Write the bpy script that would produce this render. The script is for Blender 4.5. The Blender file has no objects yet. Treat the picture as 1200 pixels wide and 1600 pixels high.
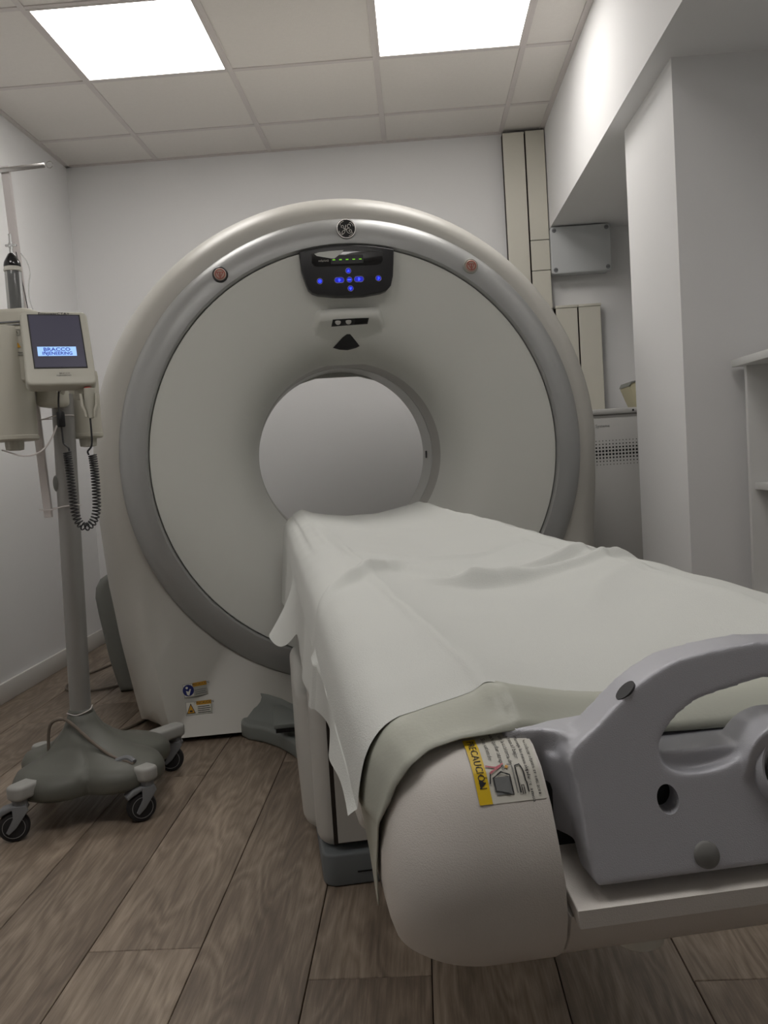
import bpy, bmesh, math, random
from mathutils import Matrix, Vector
random.seed(7)
C = bpy.context.scene.collection
SC = bpy.context.scene

# ---------------------------------------------------------------- camera
FPX = 1369.2
yaw, pitch, roll = -.04231, .06197, -.06248
CAM_H = .905
fwd = Vector((math.sin(yaw)*math.cos(pitch), math.cos(yaw)*math.cos(pitch), -math.sin(pitch)))
rgt = Vector((math.cos(yaw), -math.sin(yaw), 0)); upv = rgt.cross(fwd)
r2 = rgt*math.cos(roll)+upv*math.sin(roll); u2 = -rgt*math.sin(roll)+upv*math.cos(roll)
cd = bpy.data.cameras.new('camera'); cam = bpy.data.objects.new('camera', cd); C.objects.link(cam)
cam.matrix_world = Matrix(((r2.x, u2.x, -fwd.x, 0), (r2.y, u2.y, -fwd.y, 0), (r2.z, u2.z, -fwd.z, CAM_H), (0, 0, 0, 1)))
cd.sensor_width = 36; cd.sensor_fit = 'AUTO'; cd.lens = FPX*36/1600; cd.clip_start = .02
SC.camera = cam
# ---------------------------------------------------------------- world, exposure
W = bpy.data.worlds.new('world'); SC.world = W; W.use_nodes = True
W.node_tree.nodes['Background'].inputs[0].default_value = (.5, .52, .55, 1)
W.node_tree.nodes['Background'].inputs[1].default_value = .05
SC.view_settings.view_transform = 'Standard'; SC.view_settings.look = 'None'
SC.view_settings.gamma = 1; SC.view_settings.use_curve_mapping = False
SC.view_settings.exposure = 0.8
PANEL_E = 5.0          # radiance of the ceiling light panels
BACK_E = 5.0

# ---------------------------------------------------------------- helpers
def lin(r, g, b):
    f = lambda c: (c/255/12.92) if c/255 <= .04045 else ((c/255+.055)/1.055)**2.4
    return (f(r), f(g), f(b), 1)
def mat(name, rgb, rough=.5, metal=0., bump=0., bscale=300., var=0., vscale=4., spec=.5, coat=0., emit=None, es=0., alpha=1., trans=0., ior=1.45):
    m = bpy.data.materials.new(name); m.use_nodes = True
    nt = m.node_tree; N = nt.nodes; L = nt.links; p = N['Principled BSDF']
    p.inputs['Base Color'].default_value = lin(*rgb); p.inputs['Roughness'].default_value = rough
    p.inputs['Metallic'].default_value = metal; p.inputs['Specular IOR Level'].default_value = spec
    p.inputs['Coat Weight'].default_value = coat; p.inputs['Coat Roughness'].default_value = .2
    p.inputs['Alpha'].default_value = alpha; p.inputs['Transmission Weight'].default_value = trans; p.inputs['IOR'].default_value = ior
    if emit: p.inputs['Emission Color'].default_value = lin(*emit); p.inputs['Emission Strength'].default_value = es
    tc = N.new('ShaderNodeTexCoord')
    if var:
        n = N.new('ShaderNodeTexNoise'); n.inputs['Scale'].default_value = vscale; n.inputs['Detail'].default_value = 4
        L.new(tc.outputs['Object'], n.inputs['Vector'])
        mx = N.new('ShaderNodeMix'); mx.data_type = 'RGBA'
        c = lin(*rgb); mx.inputs[6].default_value = tuple(x*(1-var) for x in c[:3])+(1,); mx.inputs[7].default_value = tuple(min(1, x*(1+var)) for x in c[:3])+(1,)
        L.new(n.outputs['Fac'], mx.inputs[0]); L.new(mx.outputs[2], p.inputs['Base Color'])
    if bump:
        n = N.new('ShaderNodeTexNoise'); n.inputs['Scale'].default_value = bscale; n.inputs['Detail'].default_value = 3
        L.new(tc.outputs['Object'], n.inputs['Vector'])
        b = N.new('ShaderNodeBump'); b.inputs['Strength'].default_value = bump; b.inputs['Distance'].default_value = .002
        L.new(n.outputs['Fac'], b.inputs['Height']); L.new(b.outputs[0], p.inputs['Normal'])
    return m
def wood_mat():
    m = bpy.data.materials.new('grey_oak_laminate'); m.use_nodes = True
    nt = m.node_tree; N = nt.nodes; L = nt.links; p = N['Principled BSDF']
    tc = N.new('ShaderNodeTexCoord'); oi = N.new('ShaderNodeObjectInfo')
    rnd = N.new('ShaderNodeVectorMath'); rnd.operation = 'MULTIPLY'; rnd.inputs[1].default_value = (37, 53, 11)
    L.new(oi.outputs['Random'], rnd.inputs[0])
    add = N.new('ShaderNodeVectorMath'); add.operation = 'ADD'; L.new(tc.outputs['Object'], add.inputs[0]); L.new(rnd.outputs[0], add.inputs[1])
    def mp(sx, sy, sz):
        k = N.new('ShaderNodeMapping'); k.inputs['Scale'].default_value = (sx, sy, sz); L.new(add.outputs[0], k.inputs[0]); return k
    big = N.new('ShaderNodeTexNoise'); big.inputs['Scale'].default_value = 1; big.inputs['Detail'].default_value = 2
    L.new(mp(7, 1.3, 1).outputs[0], big.inputs['Vector'])
    # growth rings: a slow field cut into contour lines gives cathedral arches
    mul = N.new('ShaderNodeMath'); mul.operation = 'MULTIPLY'; mul.inputs[1].default_value = 15; L.new(big.outputs['Fac'], mul.inputs[0])
    wob = N.new('ShaderNodeTexNoise'); wob.inputs['Scale'].default_value = 1; wob.inputs['Detail'].default_value = 5; L.new(mp(40, 5, 1).outputs[0], wob.inputs['Vector'])
    a2 = N.new('ShaderNodeMath'); a2.operation = 'MULTIPLY_ADD'; a2.inputs[1].default_value = 1.6; L.new(wob.outputs['Fac'], a2.inputs[0]); L.new(mul.outputs[0], a2.inputs[2])
    fr = N.new('ShaderNodeMath'); fr.operation = 'PINGPONG'; fr.inputs[1].default_value = .5; L.new(a2.outputs[0], fr.inputs[0])
    fine = N.new('ShaderNodeTexNoise'); fine.inputs['Scale'].default_value = 1; fine.inputs['Detail'].default_value = 6; fine.inputs['Roughness'].default_value = .7
    L.new(mp(180, 7, 1).outputs[0], fine.inputs['Vector'])
    tone = N.new('ShaderNodeTexNoise'); tone.inputs['Scale'].default_value = 1; tone.inputs['Detail'].default_value = 3; L.new(mp(14, 2, 1).outputs[0], tone.inputs['Vector'])
    s1 = N.new('ShaderNodeMath'); s1.operation = 'MULTIPLY'; s1.inputs[1].default_value = .30; L.new(fr.outputs[0], s1.inputs[0])
    s2 = N.new('ShaderNodeMath'); s2.operation = 'MULTIPLY_ADD'; s2.inputs[1].default_value = .55; L.new(fine.outputs['Fac'], s2.inputs[0]); L.new(s1.outputs[0], s2.inputs[2])
    s3 = N.new('ShaderNodeMath'); s3.operation = 'MULTIPLY_ADD'; s3.inputs[1].default_value = .55; L.new(tone.outputs['Fac'], s3.inputs[0]); L.new(s2.outputs[0], s3.inputs[2])
    s4 = N.new('ShaderNodeMath'); s4.operation = 'MULTIPLY_ADD'; s4.inputs[1].default_value = .10; L.new(oi.outputs['Random'], s4.inputs[0]); L.new(s3.outputs[0], s4.inputs[2])
    cr = N.new('ShaderNodeValToRGB'); L.new(s4.outputs[0], cr.inputs[0])
    e = cr.color_ramp.elements; e[0].position = .38; e[0].position = .34; e[0].color = lin(84, 72, 62); e[1].position = .92; e[1].color = lin(172, 156, 139)
    k = e.new(.62); k.color = lin(124, 110, 96)
    L.new(cr.outputs[0], p.inputs['Base Color']); p.inputs['Roughness'].default_value = .45
    b = N.new('ShaderNodeBump'); b.inputs['Strength'].default_value = .25; b.inputs['Distance'].default_value = .001
    L.new(fine.outputs['Fac'], b.inputs['Height']); L.new(b.outputs[0], p.inputs['Normal'])
    return m

M = {}
M['wall'] = mat('wall_paint', (236, 236, 236), .75, bump=.12, bscale=180, spec=.25)
M['ceil'] = mat('ceiling_tile', (230, 226, 221), .9, bump=.35, bscale=220, var=.03, vscale=60, spec=.1)
M['grid'] = mat('ceiling_grid', (212, 206, 203), .5)
M['skirt'] = mat('baseboard_white', (222, 220, 216), .4)
M['gap'] = mat('dark_gap', (45, 38, 33), .8)
M['wood'] = wood_mat()
M['light'] = mat('light_diffuser', (255, 250, 245), .5, emit=(255, 251, 247), es=PANEL_E)
M['light_b'] = mat('light_diffuser_rear', (255, 250, 245), .5, emit=(255, 251, 247), es=BACK_E)
M['duct'] = mat('duct_cream', (216, 213, 201), .45, bump=.05)
M['jbox'] = mat('junction_grey', (196, 199, 200), .5)
M['body'] = mat('warm_white_plastic', (194, 192, 185), .38, bump=.12, bscale=900)
M['bowl'] = mat('pale_grey_plastic', (219, 220, 214), .42, bump=.12, bscale=900)
M['silver'] = mat('silver_paint', (168, 169, 168), .36, metal=.35, bump=.15, bscale=1200)
M['throat'] = mat('throat_grey', (176, 174, 168), .45)
M['throat2'] = mat('throat_light', (204, 204, 200), .4)
M['drk'] = mat('dark_plastic', (42, 42, 44), .35)
M['blk'] = mat('black', (12, 12, 13), .5)
M['gloss'] = mat('black_glass', (16, 16, 18), .06, coat=.6)
M['chrome'] = mat('chrome', (205, 203, 200), .18, metal=1)
M['cover'] = mat('grey_cover', (128, 130, 126), .5, bump=.15, bscale=900)
M['foot'] = mat('foot_grey', (126, 130, 127), .5, bump=.15, bscale=900)
M['plinth'] = mat('plinth_grey', (112, 117, 120), .5)
M['tbl'] = mat('table_cream', (216, 211, 205), .36, bump=.15, bscale=1000)
M['tbl2'] = mat('table_white', (196, 195, 190), .42, bump=.12, bscale=900)
M['band'] = mat('cream_side', (224, 220, 205), .45)
M['hand'] = mat('cast_silver', (192, 193, 200), .28, metal=.15, bump=.25, bscale=1500)
M['rub'] = mat('grey_rubber', (128, 128, 126), .6)
M['sheet'] = mat('sheet_fabric', (212, 214, 210), .9, bump=.35, bscale=700, var=.015, vscale=300, spec=.1)
M['vinyl'] = mat('vinyl_grey_green', (182, 184, 172), .5, bump=.1, bscale=300, coat=.1)
M['btn'] = mat('button_beige', (190, 168, 155), .5)
M['red'] = mat('red_mark', (170, 60, 50), .5)
M['blue'] = mat('blue_led', (20, 20, 120), .4, emit=(40, 60, 255), es=1.6)
M['bluedim'] = mat('blue_ring', (30, 32, 90), .4, emit=(30, 40, 220), es=.35)
M['green'] = mat('green_led', (60, 150, 20), .4, emit=(110, 190, 30), es=.6)
M['lab'] = mat('label_grey', (168, 168, 160), .5)
M['labw'] = mat('label_white', (214, 212, 202), .5)
M['yel'] = mat('label_yellow', (226, 190, 20), .45)
M['ora'] = mat('label_orange', (205, 150, 30), .5)
M['navy'] = mat('label_blue', (20, 30, 100), .5)
M['ink'] = mat('ink', (40, 40, 42), .6)
M['pink'] = mat('label_pink', (200, 110, 120), .6)
M['inkg'] = mat('ink_grey', (120, 122, 122), .6)
M['pole'] = mat('pole_aluminium', (150, 149, 146), .38, metal=.45)
M['letter_metal'] = mat('monogram_metal', (215, 213, 208), .4, metal=.2)
M['base'] = mat('trolley_base', (98, 99, 92), .45, bump=.1, bscale=700)
M['beige'] = mat('injector_beige', (196, 193, 180), .45)
M['beige2'] = mat('monitor_beige', (188, 186, 174), .42)
M['arm'] = mat('caster_arm', (158, 158, 154), .5)
M['cst'] = mat('caster_grey', (122, 124, 127), .5)
M['tyre'] = mat('tyre', (38, 38, 40), .6)
M['rimr'] = mat('tyre_ring', (140, 140, 140), .5)
M['scr'] = mat('screen_dark', (38, 38, 46), .25, emit=(62, 60, 72), es=.42)
M['scl'] = mat('screen_logo', (120, 160, 220), .3, emit=(158, 196, 250), es=.52)
M['scb'] = mat('screen_text', (20, 40, 120), .4, emit=(40, 60, 140), es=.5)
M['acr'] = mat('white_acrylic', (220, 214, 212), .35)
M['clear'] = mat('clear_plastic', (240, 242, 242), .08, trans=.85, ior=1.35)
M['cab'] = mat('cabinet_white', (206, 205, 202), .45)
M['cable'] = mat('cable_grey', (112, 102, 92), .6)
M['shelf'] = mat('shelf_white', (222, 222, 220), .4)
M['cream_obj'] = mat('cream_pad', (196, 190, 160), .5)

OFF = {}
def empty(name, label, cat, loc=(0, 0, 0), rz=0., group=None, off=(0, 0, 0)):
    o = bpy.data.objects.new(name, None); C.objects.link(o); o.empty_display_size = .1
    o.location = loc; o.rotation_euler = (0, 0, rz); o['label'] = label; o['category'] = cat
    if group: o['group'] = group
    OFF[o.name] = Vector(off)
    return o
def finish(bm, name, m, parent=None, sharp=35, off=None, weld=True):
    me = bpy.data.meshes.new(name)
    if weld: bmesh.ops.remove_doubles(bm, verts=bm.verts, dist=1e-6)
    bmesh.ops.recalc_face_normals(bm, faces=bm.faces)
    bm.to_mesh(me); bm.free()
    return link(me, name, m, parent, sharp, off)
def link(me, name, m, parent=None, sharp=35, off=None):
    for p in me.polygons: p.use_smooth = True
    if sharp is not None: me.set_sharp_from_angle(angle=math.radians(sharp))
    me.materials.clear(); me.materials.append(m)
    o = bpy.data.objects.new(name, me); C.objects.link(o)
    if parent:
        o.parent = parent
        if parent.name in OFF: o.location = -OFF[parent.name]
    if off is not None: o.location = off
    return o
def tag(o, label=None, cat=None, group=None, kind=None):
    for k, v in (('label', label), ('category', cat), ('group', group), ('kind', kind)):
        if v: o[k] = v
    return o
ID = Matrix.Identity(4)
def box(bm, a, b, bev=0., seg=2, T=ID):
    r = bmesh.ops.create_cube(bm, size=1)
    a = Vector(a); b = Vector(b); c = (a+b)/2; s = b-a
    for v in r['verts']: v.co = Vector((v.co.x*s.x, v.co.y*s.y, v.co.z*s.z))+c
    vs = r['verts']
    if bev:
        es = list({e for v in vs for e in v.link_edges})
        q = bmesh.ops.bevel(bm, geom=es, offset=bev, segments=seg, affect='EDGES', profile=.5)
        vs = list({v for f in q['faces'] for v in f.verts}|{v for v in vs if v.is_valid})
    if T != ID:
        bmesh.ops.transform(bm, matrix=T, verts=[v for v in vs if v.is_valid])
def bx(a, b, bev=0., seg=2, T=ID):
    bm = bmesh.new(); box(bm, a, b, bev, seg, T); return bm
def grid(bm, rows, closeu=False, closev=False, capu=False):
    V = [[bm.verts.new(p) for p in r] for r in rows]
    n = len(V); k = len(V[0])
    for i in range(n-(0 if closev else 1)):
        for j in range(k-(0 if closeu else 1)):
            a, b, c, d = V[i][j], V[i][(j+1) % k], V[(i+1) % n][(j+1) % k], V[(i+1) % n][j]
            q = []
            for v in (a, b, c, d):
                if v not in q: q.append(v)
            try: bm.faces.new(q)
            except ValueError: pass
    if capu:
        for r in (V[0], V[-1]):
            try: bm.faces.new(r)
            except ValueError: pass
    return V
def catmull(pts, n=8):
    P = [Vector(p) for p in pts]; P = [P[0]*2-P[1]]+P+[P[-1]*2-P[-2]]; out = []
    for i in range(1, len(P)-2):
        for k in range(n):
            t = k/n
            out.append(.5*((2*P[i])+(-P[i-1]+P[i+1])*t+(2*P[i-1]-5*P[i]+4*P[i+1]-P[i+2])*t*t+(-P[i-1]+3*P[i]-3*P[i+1]+P[i+2])*t**3))
    out.append(P[-2]); return out
def tube(bm, path, r, seg=8, T=ID, rf=None):
    P = [T@Vector(p) for p in path]; rows = []
    t = (P[1]-P[0]).normalized(); nrm = t.orthogonal().normalized()
    for i, p in enumerate(P):
        t = (P[min(i+1, len(P)-1)]-P[max(i-1, 0)]).normalized()
        nrm = (nrm-t*nrm.dot(t)).normalized(); b = t.cross(nrm); rr = rf[i] if rf else r
        rows.append([p+(nrm*math.cos(a)+b*math.sin(a))*rr for a in [2*math.pi*j/seg for j in range(seg)]])
    grid(bm, rows, closeu=True, capu=True)
def lathe(bm, prof, axis='z', c=(0, 0, 0), seg=48, T=ID, cap=True, a0=0., a1=2*math.pi):
    rows = []; full = abs(a1-a0-2*math.pi) < 1e-6; n = seg if full else seg+1
    for r, h in prof:
        row = []
        for j in range(n):
            a = a0+(a1-a0)*j/seg; x, y = r*math.cos(a), r*math.sin(a)
            p = {'z': (x, y, h), 'y': (x, h, y), 'x': (h, x, y)}[axis]
            row.append(T@(Vector(p)+Vector(c)))
        rows.append(row)
    grid(bm, rows, closeu=full, capu=cap)
def plate(outlines, thick, bev=0., T=ID, res=2):
    """a flat shape cut out of the xy plane (first loop outer, the rest holes), thick along z, edges rounded"""
    cu = bpy.data.curves.new('t', 'CURVE'); cu.dimensions = '2D'; cu.fill_mode = 'BOTH'
    cu.extrude = max(1e-5, thick/2-bev); cu.bevel_depth = bev; cu.bevel_resolution = res; cu.offset = -bev
    for o in outlines:
        s = cu.splines.new('POLY'); s.points.add(len(o)-1); s.use_cyclic_u = True
        for p, q in zip(s.points, o): p.co = (q[0], q[1], 0, 1)
    ob = bpy.data.objects.new('t', cu); C.objects.link(ob)
    dg = bpy.context.evaluated_depsgraph_get(); me = bpy.data.meshes.new_from_object(ob.evaluated_get(dg))
    bpy.data.objects.remove(ob); bpy.data.curves.remove(cu)
    bm = bmesh.new(); bm.from_mesh(me); bpy.data.meshes.remove(me)
    bmesh.ops.remove_doubles(bm, verts=bm.verts, dist=1e-5)
    bmesh.ops.transform(bm, matrix=T, verts=bm.verts)
    return bm
def text(body, size, T, ext=.0002, align='CENTER', sx=1., bold=0.):
    cu = bpy.data.curves.new('t', 'FONT'); cu.body = body; cu.size = size; cu.align_x = align; cu.align_y = 'CENTER'; cu.extrude = ext
    cu.resolution_u = 2; cu.offset = bold
    ob = bpy.data.objects.new('t', cu); C.objects.link(ob)
    dg = bpy.context.evaluated_depsgraph_get(); me = bpy.data.meshes.new_from_object(ob.evaluated_get(dg))
    bpy.data.objects.remove(ob); bpy.data.curves.remove(cu)
    bm = bmesh.new(); bm.from_mesh(me); bpy.data.meshes.remove(me)
    for v in bm.verts: v.co.x *= sx
    bmesh.ops.transform(bm, matrix=T, verts=bm.verts)
    return bm
def basis(o, x, y, z):
    return Matrix(((x[0], y[0], z[0], o[0]), (x[1], y[1], z[1], o[1]), (x[2], y[2], z[2], o[2]), (0, 0, 0, 1)))
def rrect(x0, y0, x1, y1, r, n=5):
    out = []
    for cx, cy, a in ((x1-r, y1-r, 0), (x0+r, y1-r, 90), (x0+r, y0+r, 180), (x1-r, y0+r, 270)):
        for k in range(n+1):
            t = math.radians(a+90*k/n); out.append((cx+r*math.cos(t), cy+r*math.sin(t)))
    return out
def circ(x, y, r, n=24, ry=None): return [(x+r*math.cos(2*math.pi*k/n), y+(ry or r)*math.sin(2*math.pi*k/n)) for k in range(n)]
def lerp(a, b, t): return a+(b-a)*t
def interp(x, xs, ys):
    if x <= xs[0]: return ys[0]
    for i in range(1, len(xs)):
        if x <= xs[i]: return lerp(ys[i-1], ys[i], (x-xs[i-1])/(xs[i]-xs[i-1]))
    return ys[-1]
def smooth(t): t = max(0, min(1, t)); return t*t*(3-2*t)

# ================================================================= ROOM
XL, XB, YB, YF, ZC, XR, ZS = -1.758, .744, 4.66, -2.3, 2.53, 1.62, 2.021
def struct(bm, name, m, parent=None, sharp=35):
    o = finish(bm, name, m, parent, sharp)
    if not parent: o['kind'] = 'structure'
    return o
floor = struct(bx((XL-.1, YF-.1, -.11), (XR+.1, YB+.1, -.009)), 'floor', M['gap'])
ceiling = struct(bx((XL-.1, YF-.1, ZC+.02), (XR+.1, YB+.1, ZC+.12)), 'ceiling', M['wall'])
struct(bx((XL-.1, YF, -.11), (XL, YB, ZC+.02)), 'wall_left', M['wall'])
struct(bx((XL-.1, YB, -.11), (XR+.1, YB+.1, ZC+.02)), 'wall_back', M['wall'])
struct(bx((XR, YF, -.11), (XR+.1, YB, ZC+.02)), 'wall_right', M['wall'])
struct(bx((XL-.1, YF-.1, -.11), (XR+.1, YF, ZC+.02)), 'wall_front', M['wall'])
struct(bx((XB, YF, ZS), (XR, YB, ZC+.02)), 'beam', M['wall'])
struct(bx((.81, 2.68, -.009), (XR, 3.26, ZS)), 'column', M['wall'])
for nm, a, b in (('baseboard_left', (XL, YF, 0), (XL+.014, YB, .082)), ('baseboard_back', (XL+.014, YB-.014, 0), (XR, YB, .082))):
    struct(bx(a, b, .003), nm, M['skirt'])
# planks: children of the floor
PW = .2185; PL = 1.38; cache = {}
def plank_mesh(w, l):
    k = (round(w, 3), round(l, 3))
    if k not in cache:
        bm = bmesh.new(); g = .0009
        box(bm, (-w/2+g, -l/2+g, -.010), (w/2-g, l/2-g, 0))
        es = [e for e in bm.edges if all(v.co.z > -.001 for v in e.verts)]
        bmesh.ops.bevel(bm, geom=es, offset=.0012, segments=1, affect='EDGES')
        me = bpy.data.meshes.new('plank'); bm.to_mesh(me); bm.free(); me.materials.append(M['wood']); cache[k] = me
    return cache[k]
joint = {0: 2.52, 1: 1.592, 2: 2.606, 3: 1.476, 4: .95, 5: 2.1, 6: 1.432, -1: 1.2, -2: 2.0, -3: .4, -4: 1.5}
m = -4
while -.903+PW*m < XR:
    x0 = max(XL, -.903+PW*m); x1 = min(XR, -.903+PW*(m+1))
    if x1-x0 > .01:
        j = joint.get(m, (m*.53) % PL)
        y = j-PL*math.ceil((j-YF)/PL)
        while y < YB:
            a, b = max(y, YF), min(y+PL, YB)
            if b-a > .02:
                o = bpy.data.objects.new('plank', plank_mesh(x1-x0, b-a)); C.objects.link(o); o.parent = floor
                o.location = ((x0+x1)/2, (a+b)/2, 0)
            y += PL
    m += 1
# ceiling grid: runners and tiles are children of the ceiling
GX = [-1.2746+.6*i for i in range(-1, 4)]; GY = [4.2896-.6*j for j in range(0, 12)]
xs = [XL]+[x for x in GX if XL+.05 < x < XB-.02]+[XB]; ys = [YB]+[y for y in GY if y > YF+.05]+[YF]
LIGHTS = {(1, 2): 'f', (3, 2): 'f', (1, 6): 'b', (3, 6): 'b'}
BW = .024
for x in xs[1:-1]: struct(bx((x-BW/2, YF, ZC), (x+BW/2, YB, ZC+.006), .001, 1), 'ceiling_runner', M['grid'], ceiling)
for y in ys[1:-1]:
    for i in range(len(xs)-1): struct(bx((xs[i]+BW/2, y-BW/2, ZC+.0005), (xs[i+1]-BW/2, y+BW/2, ZC+.006)), 'ceiling_crossbar', M['grid'], ceiling)
for a, b in (((XL, YF, ZC-.001), (XL+.024, YB, ZC+.004)), ((XB-.024, YF, ZC-.001), (XB, YB, ZC+.004)), ((XL, YB-.024, ZC-.001), (.524, YB, ZC+.004))):
    struct(bx(a, b), 'edge_angle', M['grid'], ceiling)
lc = 0
for i in range(len(xs)-1):
    for j in range(len(ys)-1):
        a = (xs[i]+BW/2-.004, ys[j+1]+BW/2-.004); b = (xs[i+1]-BW/2+.004, ys[j]-BW/2+.004)
        if (i, j) in LIGHTS:
            cx, cy = (a[0]+b[0])/2, (a[1]+b[1])/2
            k = LIGHTS[(i, j)]
            lab = {(1, 2): 'square glowing white ceiling light panel at the left, above the contrast injector', (3, 2): 'square glowing white ceiling light panel at the right, near the wall beam',
                   (1, 6): 'square glowing ceiling light panel behind the viewer, on the left', (3, 6): 'square glowing ceiling light panel behind the viewer, on the right'}[(i, j)]
            t = empty('ceiling_light', lab, 'ceiling light', (cx, cy, ZC), group='square ceiling light panels', off=(cx, cy, ZC))
            finish(plate([[(a[0], a[1]), (b[0], a[1]), (b[0], b[1]), (a[0], b[1])], [(a[0]+.011, a[1]+.011), (b[0]-.011, a[1]+.011), (b[0]-.011, b[1]-.011), (a[0]+.011, b[1]-.011)]], .012, .001, Matrix.Translation((0, 0, ZC+.005))), 'frame', M['grid'], t)
            finish(bx((a[0]+.011, a[1]+.011, ZC+.001), (b[0]-.011, b[1]-.011, ZC+.006)), 'diffuser', M['light' if k == 'f' else 'light_b'], t)
        else:
            struct(bx((a[0], a[1], ZC+.004), (b[0], b[1], ZC+.018), .0015, 1), 'ceiling_tile', M['ceil'], ceiling)

# ================================================================= CABLE DUCTS, BOX, CABINET, SHELVES
def duct(label, x0, x1, z0, z1, yfront, joints=(), cap=False):
    t = empty('cable_duct', label, 'cable duct', ((x0+x1)/2, YB, z0), group=None, off=((x0+x1)/2, YB, z0))
    finish(bx((x0+.002, yfront+.004, z0), (x1-.002, YB, z1)), 'back_channel', M['gap'], t)
    zs = [z0]+list(joints)+[z1]
    for a, b in zip(zs[:-1], zs[1:]):
        finish(bx((x0+.0025, yfront, a+.0015), (x1-.0025, YB-.001, b-.0015), .002, 1), 'duct_cover', M['duct'], t)
    if cap: finish(bx((x0, yfront-.004, z1-.001), (x1, YB, z1+.012), .002), 'end_cap', M['duct'], t)
duct('tall cream cable duct at the left of the pair running up to the ceiling', .525, .638, 0, 2.515, 4.60)
duct('tall cream cable duct with joints, the right one of the pair beside the beam', .641, .742, 0, 2.52, 4.605, (1.617, 1.813, 1.967))
duct('short cream cable duct under a cap, next to the tall ducts', .752, .866, 1.02, 1.615, 4.60, cap=True)
duct('short cream cable duct under a cap, right end of the row', .868, .985, 1.02, 1.615, 4.60, cap=True)
t = empty('junction_box', 'grey square junction box with corner screws mounted under the beam soffit', 'junction box', (.885, YB, 1.78), off=(.885, YB, 1.78))
Txz = basis((0, 0, 0), (1, 0, 0), (0, 0, 1), (0, -1, 0))     # xy drawing -> xz plane, thickness along y
finish(plate([rrect(.742, 1.785, 1.035, 2.012, .012)], .075, .006, Matrix.Translation((0, 4.62, 0))@Txz), 'box_body', M['jbox'], t)
finish(plate([rrect(.738, 1.78, 1.04, 2.016, .014)], .03, .005, Matrix.Translation((0, 4.57, 0))@Txz), 'lid', M['jbox'], t)
for x in (.757, 1.02):
    for z in (1.80, 1.997):
        bm = bmesh.new(); lathe(bm, [(.011, 4.556), (.011, 4.553), (.009, 4.552)], 'y', (x, 0, z), 16); s = finish(bm, 'screw', M['cst'], t)
        finish(bx((x-.007, 4.5512, z-.0012), (x+.007, 4.5522, z+.0012)), 'slot', M['drk'], s)
# power cabinet behind the gantry
t = empty('power_cabinet', 'tall white equipment cabinet with perforated vent standing behind the scanner', 'cabinet', (1.05, 4.3, 0), off=(1.05, 4.3, 0))
CX0, CX1, CY0 = .73, 1.36, 4.05
finish(bx((CX0, CY0+.006, .03), (CX1, 4.6, 1.035), .006), 'cabinet_body', M['cab'], t)
finish(bx((CX0+.004, CY0, .05), (CX1-.004, CY0+.02, 1.022), .006), 'front_panel', M['cab'], t)
finish(bx((CX0-.004, CY0-.006, 1.036), (CX1+.004, 4.6, 1.063), .008), 'top_lid', M['cab'], t)
finish(bx((CX0+.02, CY0+.03, 0), (CX1-.02, 4.58, .03)), 'plinth', M['drk'], t)
bm = bmesh.new()
zz = [.918-.0155*k for k in range(8)]; rad = [.0022, .003, .0042, .0052, .0052, .0042, .003, .0022]
for i in range(32):
    for z, r in zip(zz, rad):
        x = .786+.0152*i
        vs = [bm.verts.new((x+r*math.cos(a), CY0-.0008, z+r*math.sin(a))) for a in [math.pi*k/4 for k in range(8)]]; bm.faces.new(vs)
        ws = [bm.verts.new((v.co.x, CY0+.001, v.co.z)) for v in vs]
        for k in range(8): bm.faces.new((vs[k], ws[k], ws[(k+1) % 8], vs[(k+1) % 8]))
tag(finish(bm, 'vent_holes', M['blk'], t), kind='stuff')
finish(text('GE Medical Systems', .020, Matrix.Translation((.80, CY0-.0005, .986))@Txz, align='CENTER'), 'lettering', M['inkg'], t)
bm = bmesh.new(); lathe(bm, [(.005, CY0-.007), (.005, CY0-.009)], 'y', (.988, 0, 1.05), 12); finish(bm, 'lid_screw', M['drk'], t)
# pad on the cabinet
t = empty('head_support', 'cream and grey curved head support lying on the white cabinet, half behind the column', 'head support', (1.095, 4.28, 1.063), off=(1.095, 4.28, 1.063))
prof = [(-.085, .10), (-.075, .118), (-.04, .122), (.12, .085), (.13, .07), (.10, .005), (.02, 0), (-.035, 0), (-.05, .012)]
pr_ = [(p.x, p.y) for p in catmull([(a, b, 0) for a, b in prof+[prof[0]]], 4)][:-1]
finish(plate([pr_], .20, .008, Matrix.Translation((1.095, 4.28, 1.064))@Txz), 'pad', M['cream_obj'], t)
pt = [(-.088, .103), (-.078, .124), (-.04, .130), (.122, .093), (.12, .087), (-.04, .123), (-.073, .117)]
finish(plate([pt], .208, .002, Matrix.Translation((1.095, 4.28, 1.064))@Txz), 'top_cover', M['cover'], t)
# shelf unit
t = empty('shelf_unit', 'open white shelf unit standing in front of the column at the right', 'shelf unit', (1.2, 2.1, 0), off=(1.2, 2.1, 0))
SX0, SX1, SY0, SY1 = .966, 1.34, 1.35, 2.62
finish(bx((SX0-.026, SY0-.03, 1.106), (SX1+.0, SY1+.03, 1.128), .0015), 'top_board', M['shelf'], t)
for y in (SY1-.018, SY0, (SY0+SY1)/2): finish(bx((SX0, y, 0), (SX1, y+.018, 1.106), .001), 'side_panel', M['shelf'], t)
finish(bx((SX1, SY0, 0), (SX1+.006, SY1, 1.106)), 'back_panel', M['shelf'], t)
for z in (.745, .415, .06):
    for a, b in ((SY0+.018, (SY0+SY1)/2), ((SY0+SY1)/2+.018, SY1-.018)):
        finish(bx((SX0+.012, a, z), (SX1, b, z+.02), .001), 'shelf', M['shelf'], t)

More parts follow.
